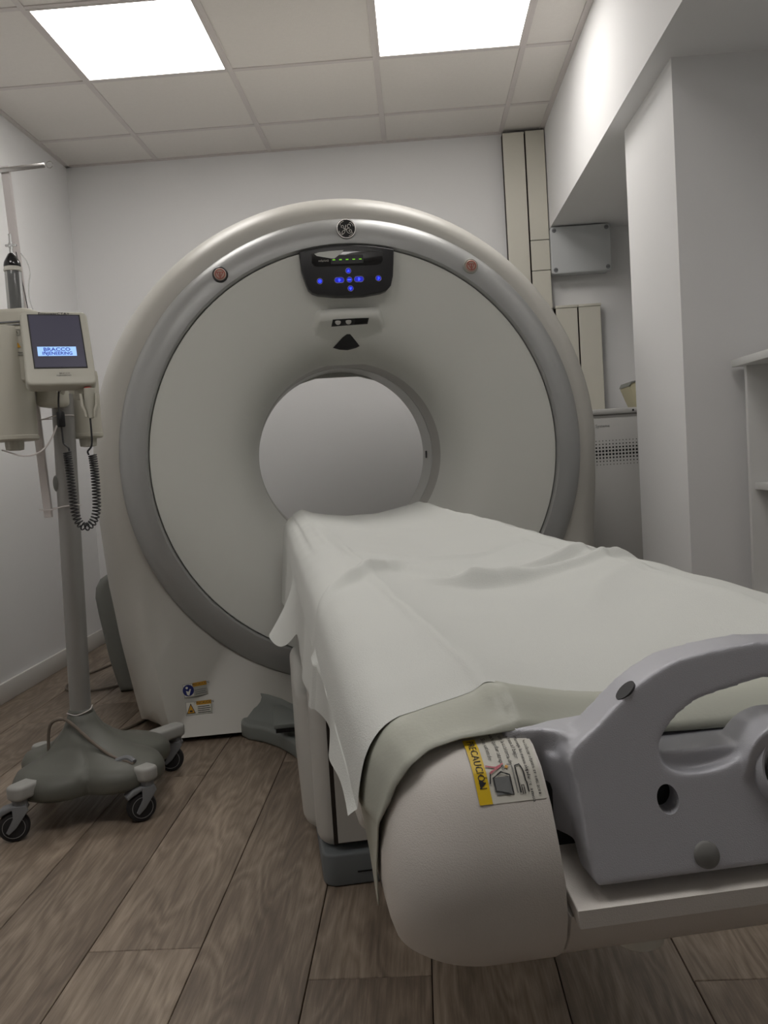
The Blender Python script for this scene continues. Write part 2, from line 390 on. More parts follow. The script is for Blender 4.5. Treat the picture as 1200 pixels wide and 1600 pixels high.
# ================================================================= CT GANTRY (frame: x across, y away, z up; axis at x=0, z=ZA)
TH = .176; U0 = .3375
ux = Vector((math.cos(TH), math.sin(TH), 0)); uy = Vector((-math.sin(TH), math.cos(TH), 0))
def fworld(x, y, z=0): return ux*(x+U0)+uy*y+Vector((0, 0, z))
ZA = .922
def fthing(name, label, cat, x, y, z=0, group=None, shift=0.):
    return empty(name, label, cat, fworld(x+shift, y, z), TH, group, off=(x, y, z))
G = fthing('ct_scanner', 'large white ring-shaped scanner gantry with silver ring and round bore', 'scanner', 0, 3.5)
FO = [(-.846, .922), (-.792, .69), (-.770, .40), (-.735, .20), (-.700, .015)]
SO = [(-.948, .922), (-.952, .75), (-.937, .50), (-.905, .29), (-.848, .015)]
def outline(po, r, phi):
    cx, cz = math.cos(phi), math.sin(phi)
    if cz >= 0: return Vector((r*cx, ZA+r*cz))
    sgn = -1 if cx < 0 else 1
    best = None; pts = [(-r, ZA)]+po[1:]+[(0, .015)]
    for (x0, z0), (x1, z1) in zip(pts[:-1], pts[1:]):
        # ray (0,ZA)+t(-|cx|,cz) with segment
        dx, dz = x1-x0, z1-z0; rx, rz_ = -abs(cx), cz
        den = rx*dz-rz_*dx
        if abs(den) < 1e-9: continue
        t = (x0*dz-(z0-ZA)*dx)/den; s = (x0*rz_-(z0-ZA)*rx)/den
        if t > 0 and -1e-6 <= s <= 1+1e-6: best = t; break
    return Vector((-sgn*(-abs(cx))*best*1.0 if False else sgn*abs(cx)*best, ZA+cz*best))
phis = [2*math.pi*k/160 for k in range(160)]
for sg in (1, -1):                                  # exact corner directions
    phis += [math.atan2(.015-ZA, sg*.700), math.atan2(.015-ZA, sg*.848), math.atan2(.015-ZA, sg*.775)]
phis = sorted({round(p % (2*math.pi), 6) for p in phis})
def fdepth(z): return 3.12-.19*smooth((.62-z)/.62)
def stage(k, phi):
    f = outline(FO, .846, phi); s = outline(SO, .950, phi)
    ring = Vector((.80*math.cos(phi), ZA+.80*math.sin(phi)))
    if k == 0: return Vector((ring.x, 3.16, ring.y))
    if k == 1: return Vector((ring.x*1.002, 3.115, ring.y))
    if k <= 3:
        q = ring.lerp(f, (k-1)/2*.985); d = lerp(3.112, fdepth(f.y), ((k-1)/2)**1.3)
        if math.sin(phi) > 0: d = 3.115
        return Vector((q.x, d, q.y))
    if k <= 10:
        a = (k-3)/7*math.pi/2; d0 = 3.115 if math.sin(phi) > 0 else fdepth(f.y)
        q = f.lerp(s, math.sin(a)); return Vector((q.x, lerp(d0, 3.40, 1-math.cos(a)), q.y))
    if k == 11: return Vector((s.x, 3.80, s.y))
    if k == 12: return Vector((s.x*.985, 3.90, ZA+(s.y-ZA)*(.985 if math.sin(phi) > 0 else 1)))
    if k == 13: return Vector((s.x*.94, 3.97, ZA+(s.y-ZA)*(.94 if math.sin(phi) > 0 else 1)))
    if k == 14: return Vector((.70*math.cos(phi), 3.98, ZA+.70*math.sin(phi)))
bm = bmesh.new(); grid(bm, [[stage(k, p) for p in phis] for k in range(15)], closeu=True)
HOUSING = finish(bm, 'housing', M['body'], G, 50)
AX = (0, 0, ZA)
bm = bmesh.new(); lathe(bm, [(.795, 3.17), (.822, 3.125), (.824, 3.108), (.818, 3.092), (.800, 3.076), (.775, 3.062), (.745, 3.055), (.728, 3.056), (.7225, 3.062), (.7205, 3.075), (.7205, 3.10)], 'y', AX, 160, cap=False)
finish(bm, 'silver_ring', M['silver'], G, 40)
bm = bmesh.new(); lathe(bm, [(.7205, 3.10), (.7185, 3.10), (.7185, 3.074), (.716, 3.070), (.68, 3.075), (.60, 3.090), (.52, 3.112), (.46, 3.140), (.42, 3.172), (.39, 3.212), (.368, 3.265), (.356, 3.32), (.351, 3.36)], 'y', AX, 160, cap=False)
finish(bm, 'front_bowl', M['bowl'], G, 30)
bm = bmesh.new(); lathe(bm, [(.351, 3.36), (.351, 3.530), (.354, 3.531)], 'y', AX, 160, cap=False)
finish(bm, 'bore_liner', M['throat'], G)
bm = bmesh.new(); lathe(bm, [(.356, 3.529), (.356, 3.542)], 'y', AX, 120, cap=False)
finish(bm, 'bore_groove', M['drk'], G)
bm = bmesh.new(); lathe(bm, [(.354, 3.540), (.351, 3.541), (.351, 3.735), (.356, 3.745), (.42, 3.83), (.55, 3.93), (.70, 3.98)], 'y', AX, 160, cap=False)
finish(bm, 'rear_bore_ring', M['throat2'], G)
# flat-topped lip at the rear of the bore
a0 = math.radians(90-27); seg = [(.3515*math.cos(a0+(math.pi-2*a0)*k/16), .3515*math.sin(a0+(math.pi-2*a0)*k/16)) for k in range(17)]
lp = seg+[(-.09, .333), (.09, .333)]
finish(plate([[(x, z+ZA) for x, z in lp]], .02, .001, Matrix.Translation((0, 3.728, 0))@Txz), 'bore_lip', M['throat2'], G)
finish(bx((.3465, 3.645, ZA-.03), (.352, 3.668, ZA+.0), .001), 'laser_slot', M['drk'], G)
# emergency buttons
for sg in (-1, 1):
    x, z = sg*.435, 1.557
    Tb = Matrix.Translation((x, 3.066, z))@Txz
    bm = bmesh.new(); lathe(bm, [(.0265, 0), (.0265, .014), (.024, .017), (.0215, .017), (.0215, .012)], 'z', T=Tb, seg=32); b = finish(bm, 'emergency_button', M['drk'] if sg < 0 else M['lab'], G)
    bm = bmesh.new(); lathe(bm, [(.0205, .010), (.0205, .018), (.018, .021), (0.0001, .0215)], 'z', T=Tb, seg=32); finish(bm, 'button_cap', M['btn'], b)
    bm = plate([circ(0, 0, .0165), circ(0, 0, .0145)], .001, 0, Tb@Matrix.Translation((0, 0, .0225)))
    tr = lambda r: [(r*math.cos(a), r*math.sin(a)-.0005) for a in (math.radians(-90), math.radians(30), math.radians(150))]
    for loops in ([tr(.014), tr(.0105)], [[(-.0012, -.007), (.0012, -.007), (.0012, .004), (-.0012, .004)]]):
        b2 = plate(loops, .001, 0, Tb@Matrix.Translation((0, 0, .0225))); me = bpy.data.meshes.new('x'); b2.to_mesh(me); b2.free(); bm.from_mesh(me)
    finish(bm, 'stop_mark', M['red'], b, None)
# emblem
Te = Matrix.Translation((.003, 3.060, 1.697))@Txz
bm = bmesh.new(); lathe(bm, [(.034, -.01), (.034, .010), (.0325, .013), (.030, .013), (.029, .010)], 'z', T=Te, seg=48); em = finish(bm, 'emblem', M['chrome'], G)
bm = bmesh.new(); lathe(bm, [(.0295, .0), (.0295, .0105), (.0001, .011)], 'z', T=Te, seg=48); finish(bm, 'emblem_face', M['blk'], em)
bm = bmesh.new(); s = .0245
gp = [(-.62, .12), (-.68, .32), (-.5, .46), (-.34, .3), (-.42, .08), (-.22, .02), (-.06, .25), (-.02, .5), (-.1, .25), (-.16, -.2), (-.3, -.6), (-.55, -.68), (-.62, -.48), (-.4, -.25), (-.1, -.12), (.12, -.05)]
ep = [(.62, .3), (.6, .52), (.38, .6), (.2, .4), (.26, .15), (.5, .05), (.2, .02), (.05, -.22), (.18, -.55), (.48, -.66), (.74, -.45), (.66, -.18), (.42, -.2), (.42, -.4), (.55, -.42)]
for P_ in (gp, ep): tube(bm, [Te@Vector((q.x*s, q.y*s, .0115)) for q in catmull([(a, b, 0) for a, b in P_], 5)], .0012, 6)
for k in range(4):
    a = math.radians(45+90*k); pts = [Te@Vector((math.cos(a+t)*.0262, math.sin(a+t)*.0262, .0115)) for t in (-.5, -.3, -.1, .1)]+[Te@Vector((math.cos(a+.25)*.0225, math.sin(a+.25)*.0225, .0115))]
    tube(bm, catmull(pts, 4), .0012, 6)
finish(bm, 'monogram', M['letter_metal'], em)
# control panel
top = [(.718*math.cos(a), .718*math.sin(a)+ZA) for a in [math.radians(90-13.2+26.4*k/10) for k in range(11)]]
cp = top+[(-.160, 1.560), (-.148, 1.515), (-.140, 1.495), (-.128, 1.483), (-.11, 1.476), (-.05, 1.468), (0, 1.466), (.05, 1.467), (.11, 1.475), (.13, 1.482), (.146, 1.498), (.155, 1.53), (.160, 1.575)]
cpn = finish(plate([cp], .045, .006, Matrix.Translation((0, 3.064, 0))@Txz), 'control_panel', M['drk'], G)
FZ = 3.0415
dp = [(.703*math.cos(a), .703*math.sin(a)+ZA) for a in [math.radians(90-10+20*k/8) for k in range(9)]]
dp = dp+[(-.124, 1.583), (-.116, 1.572), (-.105, 1.569), (.10, 1.569), (.115, 1.573), (.122, 1.585)]
dsp = finish(plate([dp], .003, .0008, Matrix.Translation((0, FZ-.001, 0))@Txz), 'display', M['gloss'], cpn)
finish(plate([rrect(-.058, 1.576, .054, 1.604, .002)], .001, 0, Matrix.Translation((0, FZ-.003, 0))@Txz), 'readout', M['drk'], cpn)
bm = bmesh.new()
for k in range(5): box(bm, (-.052+.0228*k, FZ-.0042, 1.5885), (-.043+.0228*k, FZ-.0036, 1.5915))
finish(bm, 'readout_dashes', M['green'], cpn)
finish(text('mGy/cm2', .009, Matrix.Translation((-.083, FZ-.0030, 1.588))@Txz), 'lettering', M['labw'], cpn)
# the piece of white tape over the display
tp = [(-.113, 1.612), (-.095, 1.617), (-.06, 1.620), (-.012, 1.622), (-.018, 1.614), (-.046, 1.594), (-.060, 1.596), (-.105, 1.605)]
finish(plate([tp], .0008, 0, Matrix.Translation((0, FZ-.0034, 0))@Txz), 'tape_piece', M['sheet'], cpn)
for x, z, w, ic in ((-.100, 1.520, 0, 'o'), (.103, 1.523, 0, 'c'), (0, 1.552, 0, 'u'), (.002, 1.5215, 0, 'm'), (.004, 1.492, 0, 'd'), (-.033, 1.5215, .007, 'l'), (.035, 1.5225, .007, 'r')):
    r = .0102
    def st(rr, w=w, x=x, z=z):
        return [(x+w+rr*math.cos(math.radians(a)), z+rr*math.sin(math.radians(a))) for a in range(-90, 91, 15)]+[(x-w+rr*math.cos(math.radians(a)), z+rr*math.sin(math.radians(a))) for a in range(90, 271, 15)]
    b = finish(plate([st(r), st(r-.0012)], .003, 0, Matrix.Translation((0, FZ-.0012, 0))@Txz), 'panel_button', M['lab'], cpn)
    finish(plate([st(r-.0012)], .002, 0, Matrix.Translation((0, FZ-.0010, 0))@Txz), 'button_face', M['bluedim'], b)
    bm = bmesh.new(); T2 = Matrix.Translation((0, FZ-.0026, 0))@Txz
    sh = {'o': [circ(x, z, .005, 16), circ(x, z, .0025, 16)], 'u': [[(x-.005, z-.003), (x+.005, z-.003), (x+.002, z), (x, z+.005), (x-.002, z)]],
          'd': [[(x-.005, z+.003), (x+.005, z+.003), (x+.001, z-.005), (x-.001, z-.005)]], 'm': [[(x-.006, z-.0018), (x+.006, z-.0018), (x+.006, z+.0018), (x-.006, z+.0018)]],
          'l': [[(x-.003, z-.005), (x+.001, z-.005), (x+.005, z), (x+.001, z+.005), (x-.003, z+.005)]], 'r': [[(x-.003, z-.005), (x+.001, z-.005), (x+.005, z), (x+.001, z+.005), (x-.003, z+.005)]],
          'c': [[(x-.004, z-.004), (x, z-.005), (x+.005, z+.001), (x+.001, z+.005), (x-.003, z+.004), (x, z)]]}[ic]
    finish(plate(sh, .0008, 0, T2), 'button_icon', M['blue'], b)
# sensor housing above the bore: front face trapezoid standing proud of the bowl
def bowl_d(r): return interp(r, [.351, .356, .368, .39, .42, .46, .52, .60, .68, .72], [3.36, 3.32, 3.265, 3.212, 3.172, 3.14, 3.112, 3.09, 3.075, 3.07])
rows = []
hw = lambda z: interp(z, [1.27, 1.30, 1.33, 1.40, 1.415, 1.437], [.136, .130, .125, .108, .106, .100])
hd = lambda z: interp(z, [1.27, 1.30, 1.34, 1.385, 1.398, 1.415, 1.432, 1.437], [3.322, 3.258, 3.175, 3.088, 3.070, 3.064, 3.080, 3.10])
for z in (1.262, 1.275, 1.29, 1.305, 1.32, 1.335, 1.35, 1.365, 1.38, 1.39, 1.398, 1.405, 1.412, 1.42, 1.43, 1.437):
    w = hw(z); row = []
    for x in [-1.16, -1.08, -1.0, -.95, -.9, -.8, -.5, -.25, 0, .25, .5, .8, .9, .95, 1.0, 1.08, 1.16]:
        xx = x*w; r = math.hypot(xx, z-ZA); b0 = bowl_d(r)
        f = hd(z)+.05*abs(x)**2*.25
        k = smooth((1.14-abs(x))/.16)*smooth((1.442-z)/.010)
        row.append(Vector((xx, min(b0+.004, lerp(b0+.004, min(f, b0), k)), z)))
    rows.append(row)
bm = bmesh.new(); grid(bm, rows)
SH = finish(bm, 'sensor_housing', M['bowl'], G, 80)
def face_y(x, z):
    w = hw(z); xr = abs(x/w); return min(hd(z)+.05*xr**2*.25, bowl_d(math.hypot(x, z-ZA)))
def on_face(poly, name, m, lift, parent):
    """a thin raised patch that follows the housing face"""
    bm = plate([poly], .002, 0); bmesh.ops.triangulate(bm, faces=bm.faces)
    bmesh.ops.subdivide_edges(bm, edges=bm.edges, cuts=2, use_grid_fill=True)
    for v in bm.verts:
        x, z, t = v.co.x, v.co.y, v.co.z
        v.co = Vector((x, face_y(x, z)-lift-t, z))
    return finish(bm, name, m, parent, 60)
sl = on_face([(-.065, 1.375), (.063, 1.378), (.066, 1.395), (-.061, 1.394)], 'slot', M['drk'], .0015, SH)
for x in (-.043, -.006):
    bm = bmesh.new(); lathe(bm, [(.010, .001), (.010, .004), (.006, .006), (.0001, .0065)], 'z', T=Matrix.Translation((x, face_y(x, 1.386)-.003, 1.386))@Txz, seg=16); finish(bm, 'sensor_lens', M['throat'], SH)
on_face([(.015, 1.377), (.058, 1.379), (.061, 1.393), (.016, 1.392)], 'slot_insert', M['blk'], .0035, SH)
wn = [(-.056, 1.313), (-.040, 1.327), (-.022, 1.344), (-.008, 1.352), (.004, 1.352), (.014, 1.344), (.030, 1.328), (.042, 1.315), (.030, 1.310), (0, 1.305), (-.03, 1.307)]
on_face(wn, 'laser_window', M['drk'], .0015, SH)
# lower body stickers
from mathutils.bvhtree import BVHTree
hbm = bmesh.new(); hbm.from_mesh(HOUSING.data); HB = BVHTree.FromBMesh(hbm)
def hy(x, z): return HB.ray_cast(Vector((x, 2.0, z)), Vector((0, 1, 0)))[0]
def sticker(x0, z0, x1, z1, kind, label):
    w, h = x1-x0, z1-z0
    a, b, c = hy(x0, z0), hy(x1, z0), hy(x0, z1)
    ex = (b-a).normalized(); ez = (c-a); ez = (ez-ex*ez.dot(ex)).normalized(); en = ex.cross(ez)
    B = basis(a, ex, ez, en)           # drawing plane: x right, y up, z toward the viewer
    def P(ax, bz, cx, dz, l): return bx((ax, bz, l), (cx, dz, l+.0008), T=B)
    def PL(loops, l): return plate(loops, .0008, 0, B@Matrix.Translation((0, 0, l+.0004)))
    s = finish(bx((0, 0, -.003), (w, h, .0015), T=B), 'warning_label', M['lab'], G)
    s['label'] = label
    if kind == 0:
        finish(P(.003, .003, .40*w, h-.003, .0015), 'label_white_field', M['labw'], s)
        finish(PL([circ(.2*w, .5*h, .42*h)], .0025), 'blue_disc', M['navy'], s)
        finish(PL([[(.12*w, .2*h), (.2*w, .12*h), (.31*w, .55*h), (.27*w, .6*h), (.2*w, .4*h), (.1*w, .5*h)]], .0035), 'reader_sign', M['labw'], s)
        finish(PL([circ(.15*w, .7*h, .09*h, 12)], .0035), 'reader_head', M['labw'], s)
    else:
        finish(P(.003, .003, w-.003, h-.003, .0015), 'label_white_field', M['labw'], s)
        c = .2*w
        finish(PL([[(c-.17*w, .12*h), (c+.17*w, .12*h), (c, .88*h)]], .0025), 'triangle_border', M['ink'], s)
        finish(PL([[(c-.135*w, .17*h), (c+.135*w, .17*h), (c, .76*h)]], .0035), 'yellow_triangle', M['ora'], s)
        finish(P(c-.06*w, .24*h, c+.06*w, .36*h, .0045), 'hand_sign', M['ink'], s)
    finish(P(.42*w, .70*h, w-.001, h-.001, .0025), 'orange_band', M['ora'], s)
    finish(text('! PRECAUCION', h*.26, B@Matrix.Translation((.71*w, .845*h, .0037)), sx=.82), 'band_lettering', M['ink'], s)
    bm = bmesh.new()
    for k in range(4 if kind else 3): box(bm, (.46*w, (.12+.14*k)*h, .0025), (w-.05*w-.04*w*(k % 2), (.17+.14*k)*h, .0033), T=B)
    finish(bm, 'small_print', M['ink'] if kind else M['inkg'], s)
sticker(-.655, .135, -.571, .181, 0, 'label with blue reading disc')
sticker(-.652, .078, -.565, .124, 1, 'label with yellow warning triangle')
# seam line of the lower kick panel
# grey rear side covers
for sg in (-1, 1):
    pts = [(-.990, .0), (-1.022, .13), (-1.052, .33), (-1.060, .40), (-1.055, .44), (-1.035, .475), (-1.0, .495), (-.92, .50), (-.84, 0)]
    pts = [(sg*-x if sg > 0 else x, z) for x, z in pts]
    finish(plate([[(x, z+.002) for x, z in pts]], .30, .03, Matrix.Translation((0, 3.85, 0))@Txz, 4), 'side_cover', M['cover'], G)
# foot fairing
fo = [(-.470, 3.12), (-.470, 2.93), (-.45, 2.89), (-.40, 2.845), (-.35, 2.77), (-.31, 2.68), (-.29, 2.62), (-.28, 2.56), (.28, 2.56), (.29, 2.62), (.31, 2.68), (.35, 2.77), (.40, 2.845), (.45, 2.89), (.470, 2.93), (.470, 3.12)]
finish(plate([fo], .055, .012, Matrix.Translation((0, 0, .0275)), 3), 'foot_fairing', M['foot'], G)
f2 = [(x*.97, y+.03) for x, y in fo]
rows = []
for k in range(9):
    t = k/8; a = t*math.pi/2
    rows.append([Vector((x*(.96-.02*t), y+.012+.16*math.sin(a)**2*1.0*(1 if y < 3.1 else 0), .045+.07*(1-math.cos(a))**.8)) for x, y in fo])
bm = bmesh.new(); grid(bm, rows); finish(bm, 'foot_slope', M['foot'], G, 60)
fl = finish(bx((-.36, 2.70, .085), (-.25, 2.93, .099), .003, T=Matrix.Rotation(0, 4, 'Z')), 'foot_flap', M['foot'], G)
finish(bx((-.355, 2.697, .074), (-.25, 2.72, .085)), 'flap_slot', M['blk'], fl)

# ================================================================= PATIENT TABLE
SHF = -.008
T_ = fthing('patient_table', 'long cream patient table with silver end handle reaching into the scanner bore', 'table', 0, 1.9, shift=SHF)
HWD = .265; XM = .014      # half width; lateral middle of the end handle
PROF = [(.075, .556), (.05, .5555), (.03, .558), (.014, .570), (.004, .585), (.0, .600), (.001, .624), (.011, .646), (.023, .667), (.041, .687), (.058, .697), (.08, .7015), (.11, .7030)]
def prof_at(s):          # s in 0..len-1
    i = min(int(s), len(PROF)-2); f = s-i
    return lerp(PROF[i][0], PROF[i+1][0], f), lerp(PROF[i][1], PROF[i+1][1], f)
def shell_path(e, z, sg, R=.055):
    us = -(HWD-e*.42); dn = .53+e; out = []
    for k in range(8): out.append((lerp(-.155, us+R, k/7), dn))
    for k in range(1, 12):
        a = math.pi/2*k/12; out.append((us+R-R*math.sin(a), dn+R-R*math.cos(a)))
    for y in (dn+R, .8, 1.1, 1.5, 2.0, 2.5, 2.93): out.append((us, y))
    return [Vector((2*XM-x if sg > 0 else x, y, z)) for x, y in out]
for sg in (-1, 1):
    bm = bmesh.new(); rows = [shell_path(e, z, sg) for e, z in PROF]
    inner = [Vector((sg*.150+(2*XM if sg > 0 else 0), max(p.y, .64), .7032)) for p in rows[-1]]
    back = rows+[inner]
    grid(bm, back)
    # return wall at the cut edge beside the handle
    grid(bm, [[r[0] for r in rows], [r[0]+Vector((-sg*.0, .05, 0)) for r in rows]])
    finish(bm, 'table_cover', M['tbl'], T_, 50)
finish(bx((-.245, 1.0, .50), (.245, 2.9, .556), .01), 'cream_side_band', M['band'], T_)
lp_ = [(2.86, .565), (.96, .565), (.94, .55), (.935, .53), (.945, .505), (.97, .482), (1.01, .466), (1.08, .458), (2.86, .458)]
Tyz = basis((0, 0, 0), (0, 1, 0), (0, 0, 1), (1, 0, 0))
finish(plate([lp_], .494, .014, Tyz, 3), 'under_body', M['tbl2'], T_)
# lift skirts and plinth
finish(plate([rrect(-.293, 1.93, .293, 2.50, .06)], .33, .035, Matrix.Translation((0, 0, .235)), 5), 'outer_skirt', M['tbl2'], T_)
finish(plate([rrect(-.268, 1.84, .268, 2.54, .04)], .37, .035, Matrix.Translation((0, 0, .255)), 5), 'inner_skirt', M['tbl2'], T_)
finish(plate([rrect(-.262, 1.815, .262, 2.545, .03)], .07, .006, Matrix.Translation((0, 0, .0355))), 'base_plinth', M['plinth'], T_)
finish(bx((-.235, 1.834, .085), (-.10, 1.845, .36)), 'skirt_gap', M['gap'], T_)
finish(bx((-.226, 1.828, .09), (-.10, 1.838, .355)), 'skirt_insert', M['tbl2'], T_)
finish(bx((-.19, 1.8135, .028), (.19, 1.816, .031)), 'plinth_slot', M['blk'], T_)
# cradle: curved carbon board
rows = []
def cw(d): return lerp(.170, .206, smooth((d-.65)/2.3*1.6))
for y in (.625, .8, 1.0, 1.3, 1.7, 2.3, 3.02, 3.05):
    w_ = cw(y)-.006; rows.append([Vector((w_*q*(1 if y < 3.04 else .97), y, .684+.034*abs(q)**2.4)) for q in [-1+2*k/24 for k in range(25)]])
bm = bmesh.new(); V = grid(bm, rows)
bmesh.ops.solidify(bm, geom=bm.faces[:], thickness=.006)
finish(bm, 'cradle', M['foot'], T_, 40)
for sg in (-1, 1):
    bm = bmesh.new(); lathe(bm, [(.0001, 2.93), (.008, 2.932), (.011, 2.94), (.011, 3.055), (.008, 3.064), (.0001, 3.067)], 'y', (sg*.205, 0, .722), 16); finish(bm, 'cradle_rail', M['rub'], T_)
finish(bx((-.15, .585, .60), (.15, 2.9, .670), .006), 'dark_gap_core', M['blk'], T_)  # black box, its colour standing in for the shade in the gap under the mat
# sill and centre end cover
finish(plate([[(.522, .597), (.5245, .6075), (.536, .6105), (.62, .633), (.62, .625), (.54, .603), (.5275, .597)]], .3+2*XM, .001, Matrix.Translation((XM, 0, 0))@Tyz), 'sill', M['tbl'], T_)
cprof = [(e+.53+.006, z-.002) for e, z in PROF[:7]]; cprof = [(.62, .556)]+cprof[1:6]+[(.545, .598), (.62, .598)]
finish(plate([cprof], .302+2*XM, .001, Matrix.Translation((XM, 0, 0))@Tyz), 'centre_cover', M['tbl'], T_)
bm = bmesh.new(); lathe(bm, [(.018, .5555), (.018, .548), (.015, .546)], 'z', (-.085, .585, 0), 16); finish(bm, 'foot_stud', M['labw'], T_)
# end handle casting
HY = .53
arc_o = [(-.134, .618), (-.1395, .645), (-.1425, .669), (-.1455, .690), (-.149, .703), (-.1445, .713), (-.131, .7235), (-.118, .735), (-.104, .747), (-.089, .7560), (-.072, .763), (-.042, .7675), (-.008, .7685)]
arc_i = [(-.008, .7435), (-.035, .7405), (-.056, .736), (-.070, .729), (-.079, .721), (-.0855, .712), (-.087, .704), (-.085, .696), (-.080, .691), (-.072, .6875), (-.060, .6865), (-.045, .6885), (-.035, .6925), (-.026, .7000), (-.018, .7045), (-.008, .706)]
LEAN = .40
def lean(x, z):
    """slide a point measured on the upright plane y=HY onto the face that leans back by LEAN"""
    k = 1.
    for _ in range(30): k = (HY+LEAN*(CAM_H+(z-CAM_H)*k-.618))/HY
    c = U0+SHF
    return ((x+c)*k-c, CAM_H+(z-CAM_H)*k)
def face_at(z): return HY+LEAN*(z-.618)
arc_o = [lean(*p) for p in arc_o[:-1]]+[(XM, lean(-.008, .7690)[1]+.0005)]
arc_i = [(XM, lean(-.008, .7445)[1]+.0005)]+[lean(*p) for p in arc_i[1:-1]]+[(XM, lean(-.008, .707)[1])]
def mir(p): return [(2*XM-x, z) for x, z in reversed(p)][1:]
sm = lambda pts, n=4: [(p.x, p.y) for p in catmull([(a, b, 0) for a, b in pts], n)]
oo = sm(arc_o[1:]); oo = [arc_o[0]]+oo
outer = oo+mir(oo)
ii = sm(arc_i); inner_ = ii+mir(ii)
# closed inner loop: upper edge to the right, back along the lower edge
h_up = sm(arc_i[:10]); h_lo = sm(arc_i[9:])
inner_ = h_up+h_lo[1:]; inner_ = inner_+[(2*XM-x, z) for x, z in reversed(inner_)][1:-1]
hole1 = circ(-.0835, .6715, .0077, 20, .0092); hole2 = circ(-.1065, .7425, .0085, 20, .0055)
def cast(parts, name, m, parent, voxel=.0016, it=14, cuts=()):
    """merge overlapping solids into one smooth casting (remesh, relax, bore the holes)"""
    bm = bmesh.new()
    for p in parts:
        me = bpy.data.meshes.new('x'); bmesh.ops.recalc_face_normals(p, faces=p.faces); p.to_mesh(me); p.free(); bm.from_mesh(me); bpy.data.meshes.remove(me)
    me = bpy.data.meshes.new('x'); bm.to_mesh(me); bm.free()
    o = bpy.data.objects.new('x', me); C.objects.link(o)
    r = o.modifiers.new('r', 'REMESH'); r.mode = 'VOXEL'; r.voxel_size = voxel
    q = o.modifiers.new('s', 'SMOOTH'); q.factor = .6; q.iterations = it
    tmp = [o]
    for cbm in cuts:
        cm = bpy.data.meshes.new('c'); bmesh.ops.recalc_face_normals(cbm, faces=cbm.faces); cbm.to_mesh(cm); cbm.free(); co = bpy.data.objects.new('c', cm); C.objects.link(co); tmp.append(co)
        b = o.modifiers.new('b', 'BOOLEAN'); b.operation = 'DIFFERENCE'; b.object = co; b.solver = 'EXACT'
    dg = bpy.context.evaluated_depsgraph_get(); me2 = bpy.data.meshes.new_from_object(o.evaluated_get(dg)); me2.name = name
    for t_ in tmp: bpy.data.objects.remove(t_)
    return link(me2, name, m, parent, 45)
SHEAR = Matrix(((1, 0, 0, 0), (0, 1, LEAN, -LEAN*.618), (0, 0, 1, 0), (0, 0, 0, 1)))
xe = lean(-.141, .665)[0]
plan = [(xe+.001, .575), (xe, .582), (xe-.003, .588), (xe-.010, .594), (-.172, .600), (-.172, .625)]
left = plan+[(-.098, .625), (-.098, .575)]
wing = [plate([left], .066, 0, Matrix.Translation((0, 0, .6725))), plate([[(2*XM-x, y) for x, y in reversed(left)]], .066, 0, Matrix.Translation((0, 0, .6725)))]
mid = [(-.135, .565), (-.150, .60), (-.150, .615), (.178, .615), (.178, .60), (.163, .565)]
wing.append(plate([mid], .054, 0, Matrix.Translation((0, 0, .662))))
DX = .018; DZ = .672
knob = bmesh.new(); lathe(knob, [(.036, face_at(DZ)-.002), (.036, face_at(DZ)+.04)], 'y', (DX, 0, DZ), 40)
front = plate([outer, inner_], .033, 0, SHEAR@Matrix.Translation((0, HY+.0165, 0))@Txz)
hx, hz = lean(-.0835, .6715)
TH1 = Matrix.Translation((hx, face_at(hz), hz))@Matrix.Diagonal((1, 1, 1.2, 1))
c1 = bmesh.new(); lathe(c1, [(.0080, -.03), (.0074, .020)], 'y', T=TH1, seg=32)
hn = cast([front, knob]+wing, 'end_handle', M['hand'], T_, cuts=[c1])
bm = bmesh.new(); lathe(bm, [(.0080, .013), (.0080, .019)], 'y', T=TH1, seg=24); finish(bm, 'dark_hole_plug', M['blk'], hn)  # black plug puts the shade of the recess into the hole's bottom
bm = bmesh.new(); a_ = math.radians(38)
qx, qz = lean(-.1075, .7447)
Th = basis((qx, face_at(qz)+.004, qz), (math.cos(a_), 0, math.sin(a_)), (0, .94, .34), (-math.sin(a_)*.8, -.45, math.cos(a_)*.8))
lathe(bm, [(.0001, .0015), (.0085, .0015), (.0085, -.004)], 'z', T=Th@Matrix.Diagonal((1, .62, 1, 1)), seg=20); finish(bm, 'handle_plug', M['drk'], hn)
kx, kz = lean(-.0585, .631); ca, sa = math.cos(math.atan(LEAN)), math.sin(math.atan(LEAN))
def facing(x, z, lift=0.): return basis((x, face_at(z)-lift*ca, z+lift*sa), (1, 0, 0), (0, sa, ca), (0, -ca, sa))
bm = bmesh.new(); lathe(bm, [(.0090, -.004), (.0088, .0012), (.0072, .0024), (.0001, .0034)], 'z', T=facing(kx, kz), seg=28); finish(bm, 'rubber_plug', M['rub'], hn, 60)
# round latch dial in the middle
FD = facing(DX, DZ, .004)
bm = bmesh.new(); lathe(bm, [(.030, -.008), (.029, .002), (.0265, .005), (.0245, .004), (.0235, -.001), (.021, -.002)], 'z', T=FD, seg=40, cap=False); dl = finish(bm, 'latch_dial', M['hand'], hn)
bm = bmesh.new(); lathe(bm, [(.0225, .000), (.0215, .0045), (.0195, .0045), (.0185, .000)], 'z', T=FD, seg=40, cap=False); finish(bm, 'dial_ring', M['chrome'], dl)
bm = bmesh.new(); lathe(bm, [(.0188, -.001), (.017, .002), (.0001, .003)], 'z', T=FD, seg=40); finish(bm, 'dial_face', M['vinyl'], dl)
